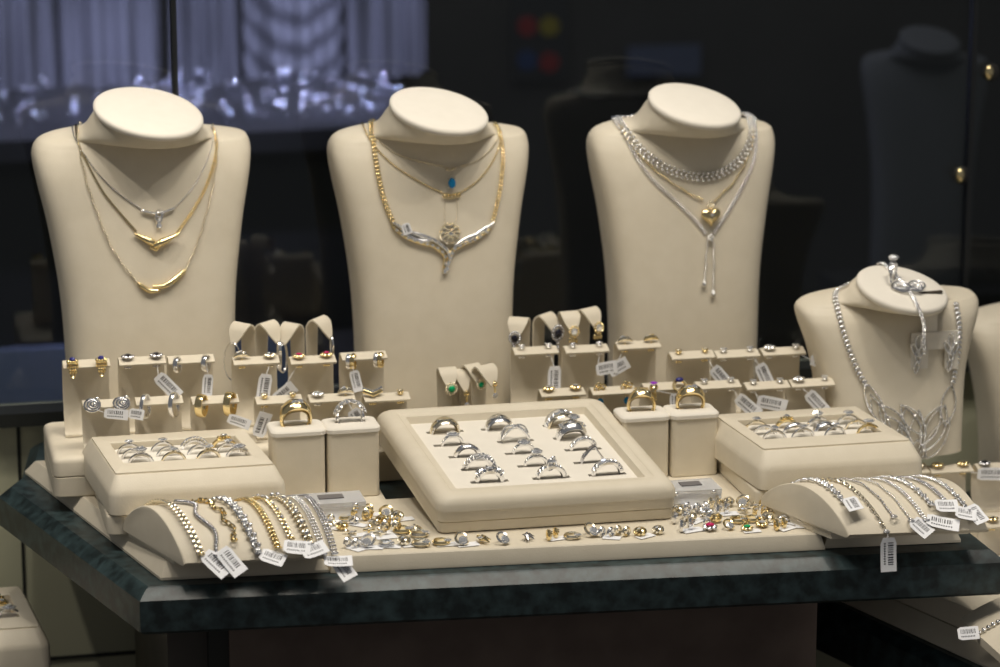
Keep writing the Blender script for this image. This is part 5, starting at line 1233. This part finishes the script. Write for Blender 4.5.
# ================================================================== LOWER LEFT: another padded tray
zl = -0.105
cL = U(33, 626, zl)+Vector((-0.0605, 0.052, 0))
print('lower left', cL)
LT2 = [(a, b, c, d) for a, b, c, d in LT]
LT2[3] = ('goldhead', 'gold', 'yellow gold head ring', 0.004); LT2[7] = ('goldhead', 'gold', 'yellow gold ring', 0.004)
padded((cL.x, cL.y, 0), zl-0.038, zl, 'padded cream ring tray low in the bottom left corner of the view', LT2, 'bottom left tray')
rbox((cL.x, cL.y), 0.0620, 0.0560, zl-0.078, zl-0.0383, 'cream box under the low tray in the bottom left corner', name='display_box', e=0.002)
lo = slab('granite_counter', [(cL.x-0.20, cL.y-0.12), (cL.x+0.055, cL.y-0.12), (cL.x+0.055, cL.y+0.085), (cL.x-0.20, cL.y+0.085)], zl-0.0785, 0.036, 'low granite counter below the bottom left corner, under the padded tray')
lp = tag(ob('counter_pedestal', MB().box((cL.x-0.08, cL.y-0.02, (zl-0.115-0.8)/2), (0.2, 0.15, 0.8-0.115+zl)), 'brown', None, 0), 'brown pedestal carrying the low counter at the bottom left', 'pedestal')
# ================================================================== LOWER RIGHT COUNTER
LZR = -0.10
a_, b_2 = U(833, 608, LZR), U(962, 668, LZR)
print('lower right edge', a_, b_2)
d_ = (b_2-a_).normalized(); A0 = b_2+d_*0.16; A1 = a_-d_*((a_.x-0.284)/d_.x)
slab('granite_counter', [(A0.x, A0.y), (A0.x+0.6, A0.y), (A1.x+0.6, 0.455), (A1.x, 0.455)] if A1.y > 0.455 else [(A0.x, A0.y), (A0.x+0.6, A0.y), (A1.x+0.6, 0.455), (A1.x, 0.455), (A1.x, A1.y)], LZR, 0.045, 'lower dark green granite counter at the bottom right')
tag(ob('counter_pedestal', MB().box((A0.x+0.33, 0.22, (LZR-0.045-0.8)/2), (0.42, 0.36, 0.8-0.045+LZR)), 'brown', None, 0), 'brown pedestal under the lower right counter', 'pedestal')
e0, e1 = U(858, 610, LZR), U(985, 668, LZR); d2 = (e1-e0).normalized(); E0 = e1+d2*0.08; E1 = e0-d2*0.10
board([(E0.x, E0.y), (E0.x+0.4, E0.y-0.01), (E1.x+0.42, E1.y), (E1.x, E1.y)], LZR+0.0004, LZR+0.016, 'cream base board on the lower right counter', 0.010)
e2, e3 = U(900, 602, LZR+0.016), U(988, 641, LZR+0.016); d3 = (e3-e2).normalized(); e4 = e2-d3*0.05
board([(e3.x, e3.y), (e3.x+0.35, e3.y-0.01), (e4.x+0.35, e4.y), (e4.x, e4.y)], LZR+0.0163, LZR+0.034, 'cream step board on the lower right counter behind the barcode tag', 0.002)
# bracelet block on it
ob_c = U(988, 628, LZR+0.05)
rk = thing('bracelet_ramp', 'cream bracelet ramp on the lower right counter, cut by the frame', 'bracelet ramp', (ob_c.x+0.052, ob_c.y, LZR+0.0163+0.018), 0)
m = MB(); rr = []
for i in range(15):
    q = i/14; rr.append((-0.055+0.11*q, 0.003+0.022*sin(pi*min(1, q*0.9+0.05))))
R3 = []
for yy in (-0.05, 0.05): R3.append([(x, yy, z) for x, z in rr]+[(0.055, yy, 0), (-0.055, yy, 0)])
n = len(R3[0]); m.add(R3[0]+R3[1], [(j, n+j, n+(j+1) % n, (j+1) % n) for j in range(n)]+[tuple(range(n)), tuple(n+j for j in range(n))[::-1]]); ob('ramp_block', m, 'cream', rk, 30)
P = [Vector((ob_c.x+0.052+x, ob_c.y+0.010+0.0*x, LZR+0.0163+0.018+z+0.0024)) for x, z in rr]
t = thing('bracelet', 'white gold bracelet with a barcode tag on the lower right ramp', 'bracelet', P[0]); m = MB(); chain(m, P, 0.0018, 0.0042, 'gems'); o = ob('chain', m, 'silver', t, 60); o.location = -P[0]
price_tag(t, (-0.009, -0.001, 0.0005), X, Vector((0, 0.5, 0.85)), 0.017, 0.010)
rbox((E0.x+0.17, 0.245), 0.055, 0.050, LZR+0.0343, LZR+0.062, 'cream box on the lower right counter behind the ramp', name='display_box')
# ------------------------------------------------------------------ right edge: stands on a tall riser, bust cut by the frame
zr1 = U(955, 520, 0.0).z
Yq = 0.235
for (px, py, lab, e1_, e2_, pl_, tg) in ((909, 474, 'cream earring stand behind the right ramp with one gold stud showing', None, ('flower:palegold,palegold', 'small gold stud'), 'stand just behind the right ramp', None),
                         (953, 472, 'cream earring stand with gold flower studs at the right edge', ('flower:gold,palegold', 'gold flower stud'), ('flower:gold,palegold', 'gold flower stud'), 'right edge stand below the small bust', (1, 0.017, -0.004, -4, 0.020)),
                         (1000, 470, 'cream earring stand cut by the right frame edge with dark studs', ('flower:steel,black', 'dark flower stud'), ('flower:steel,black', 'dark flower stud'), 'stand cut by the right edge', None)):
    Yq_ = 0.235; v = UY(px, py, Yq_); zt_ = UY(953, 472, Yq_).z; st_ = stand(px, py-3, zt_-0.045+0.0042, 0.045, Yq_, lab, e1_, e2_, pl_, tg)
    zrr = zt_-0.045+0.0042
print('right stands riser z', zrr, v)
rbox((v.x+0.005, Yq_+0.018), 0.085, 0.024, LZR+0.0003, zrr-0.0002+0.0012, 'tall cream riser behind the right end of the counter', name='display_riser')
v2 = UY(1010, 520, 0.165)
stand(1008, 524, v2.z-0.040, 0.040, 0.165, 'lower cream earring stand cut by the right frame edge with gold flower studs', ('flower:gold,palegold', 'gold flower stud'), ('flower:gold,palegold', 'gold flower stud'), 'lowest stand at the right edge', None)
rbox((v2.x+0.035, 0.180), 0.060, 0.026, LZR+0.0003, v2.z-0.040, 'second cream riser step at the right edge', name='display_riser')
v = UY(1070, 330, 0.36)
bust('e', (v.x, 0.385, LZR+0.0003), radians(6), v.z-LZR+0.030, 0.175, 'large cream bust cut by the right edge of the frame')

# ================================================================== GROUPS OF REPEATS
for o in COL.objects:
    if o.parent or 'label' not in o or 'group' in o: continue
    c, l = o['category'], o['label']
    g = None
    if c == 'bust' and 'beyond' not in l: g = 'cream display busts'
    elif c == 'necklace': g = 'necklaces on the busts'
    elif c == 'earring stand': g = 'curled leaf earring stands' if o.name.startswith('curled') or o.name.startswith('small') else 'cream earring stands'
    elif c == 'earring': g = 'earrings on the little stands'
    elif c == 'bracelet': g = 'bracelets on the left ramp' if 'left ramp' in l else 'bracelets on the right ramp' if 'right ramp' in l else None
    elif c == 'ring pillar': g = 'ring pillars beside the big tray'
    elif c == 'ring': g = 'rings in the big tray' if 'big tray' in l and 'pillar' not in l else 'rings in the left padded tray' if 'left padded' in l else 'rings in the right padded tray' if 'right padded tray' in l and 'pillar' not in l else 'rings in the bottom left tray' if 'bottom left' in l else 'rings on the pillars' if 'pillar' in l else None
    elif c == 'jewellery piece': g = 'loose jewellery on the base board'
    elif c == 'tray' and 'padded' in l: g = 'padded ring trays'
    elif c == 'bracelet ramp': g = 'bracelet ramps'
    elif c == 'price holder': g = 'clear acrylic blocks'
    elif c == 'cloth': g = 'draped cloths in the far display'
    elif c == 'display riser': g = 'cream risers and boxes'
    elif c == 'display board': g = 'cream base boards'
    elif c == 'counter': g = 'granite counters'
    if g: o['group'] = g
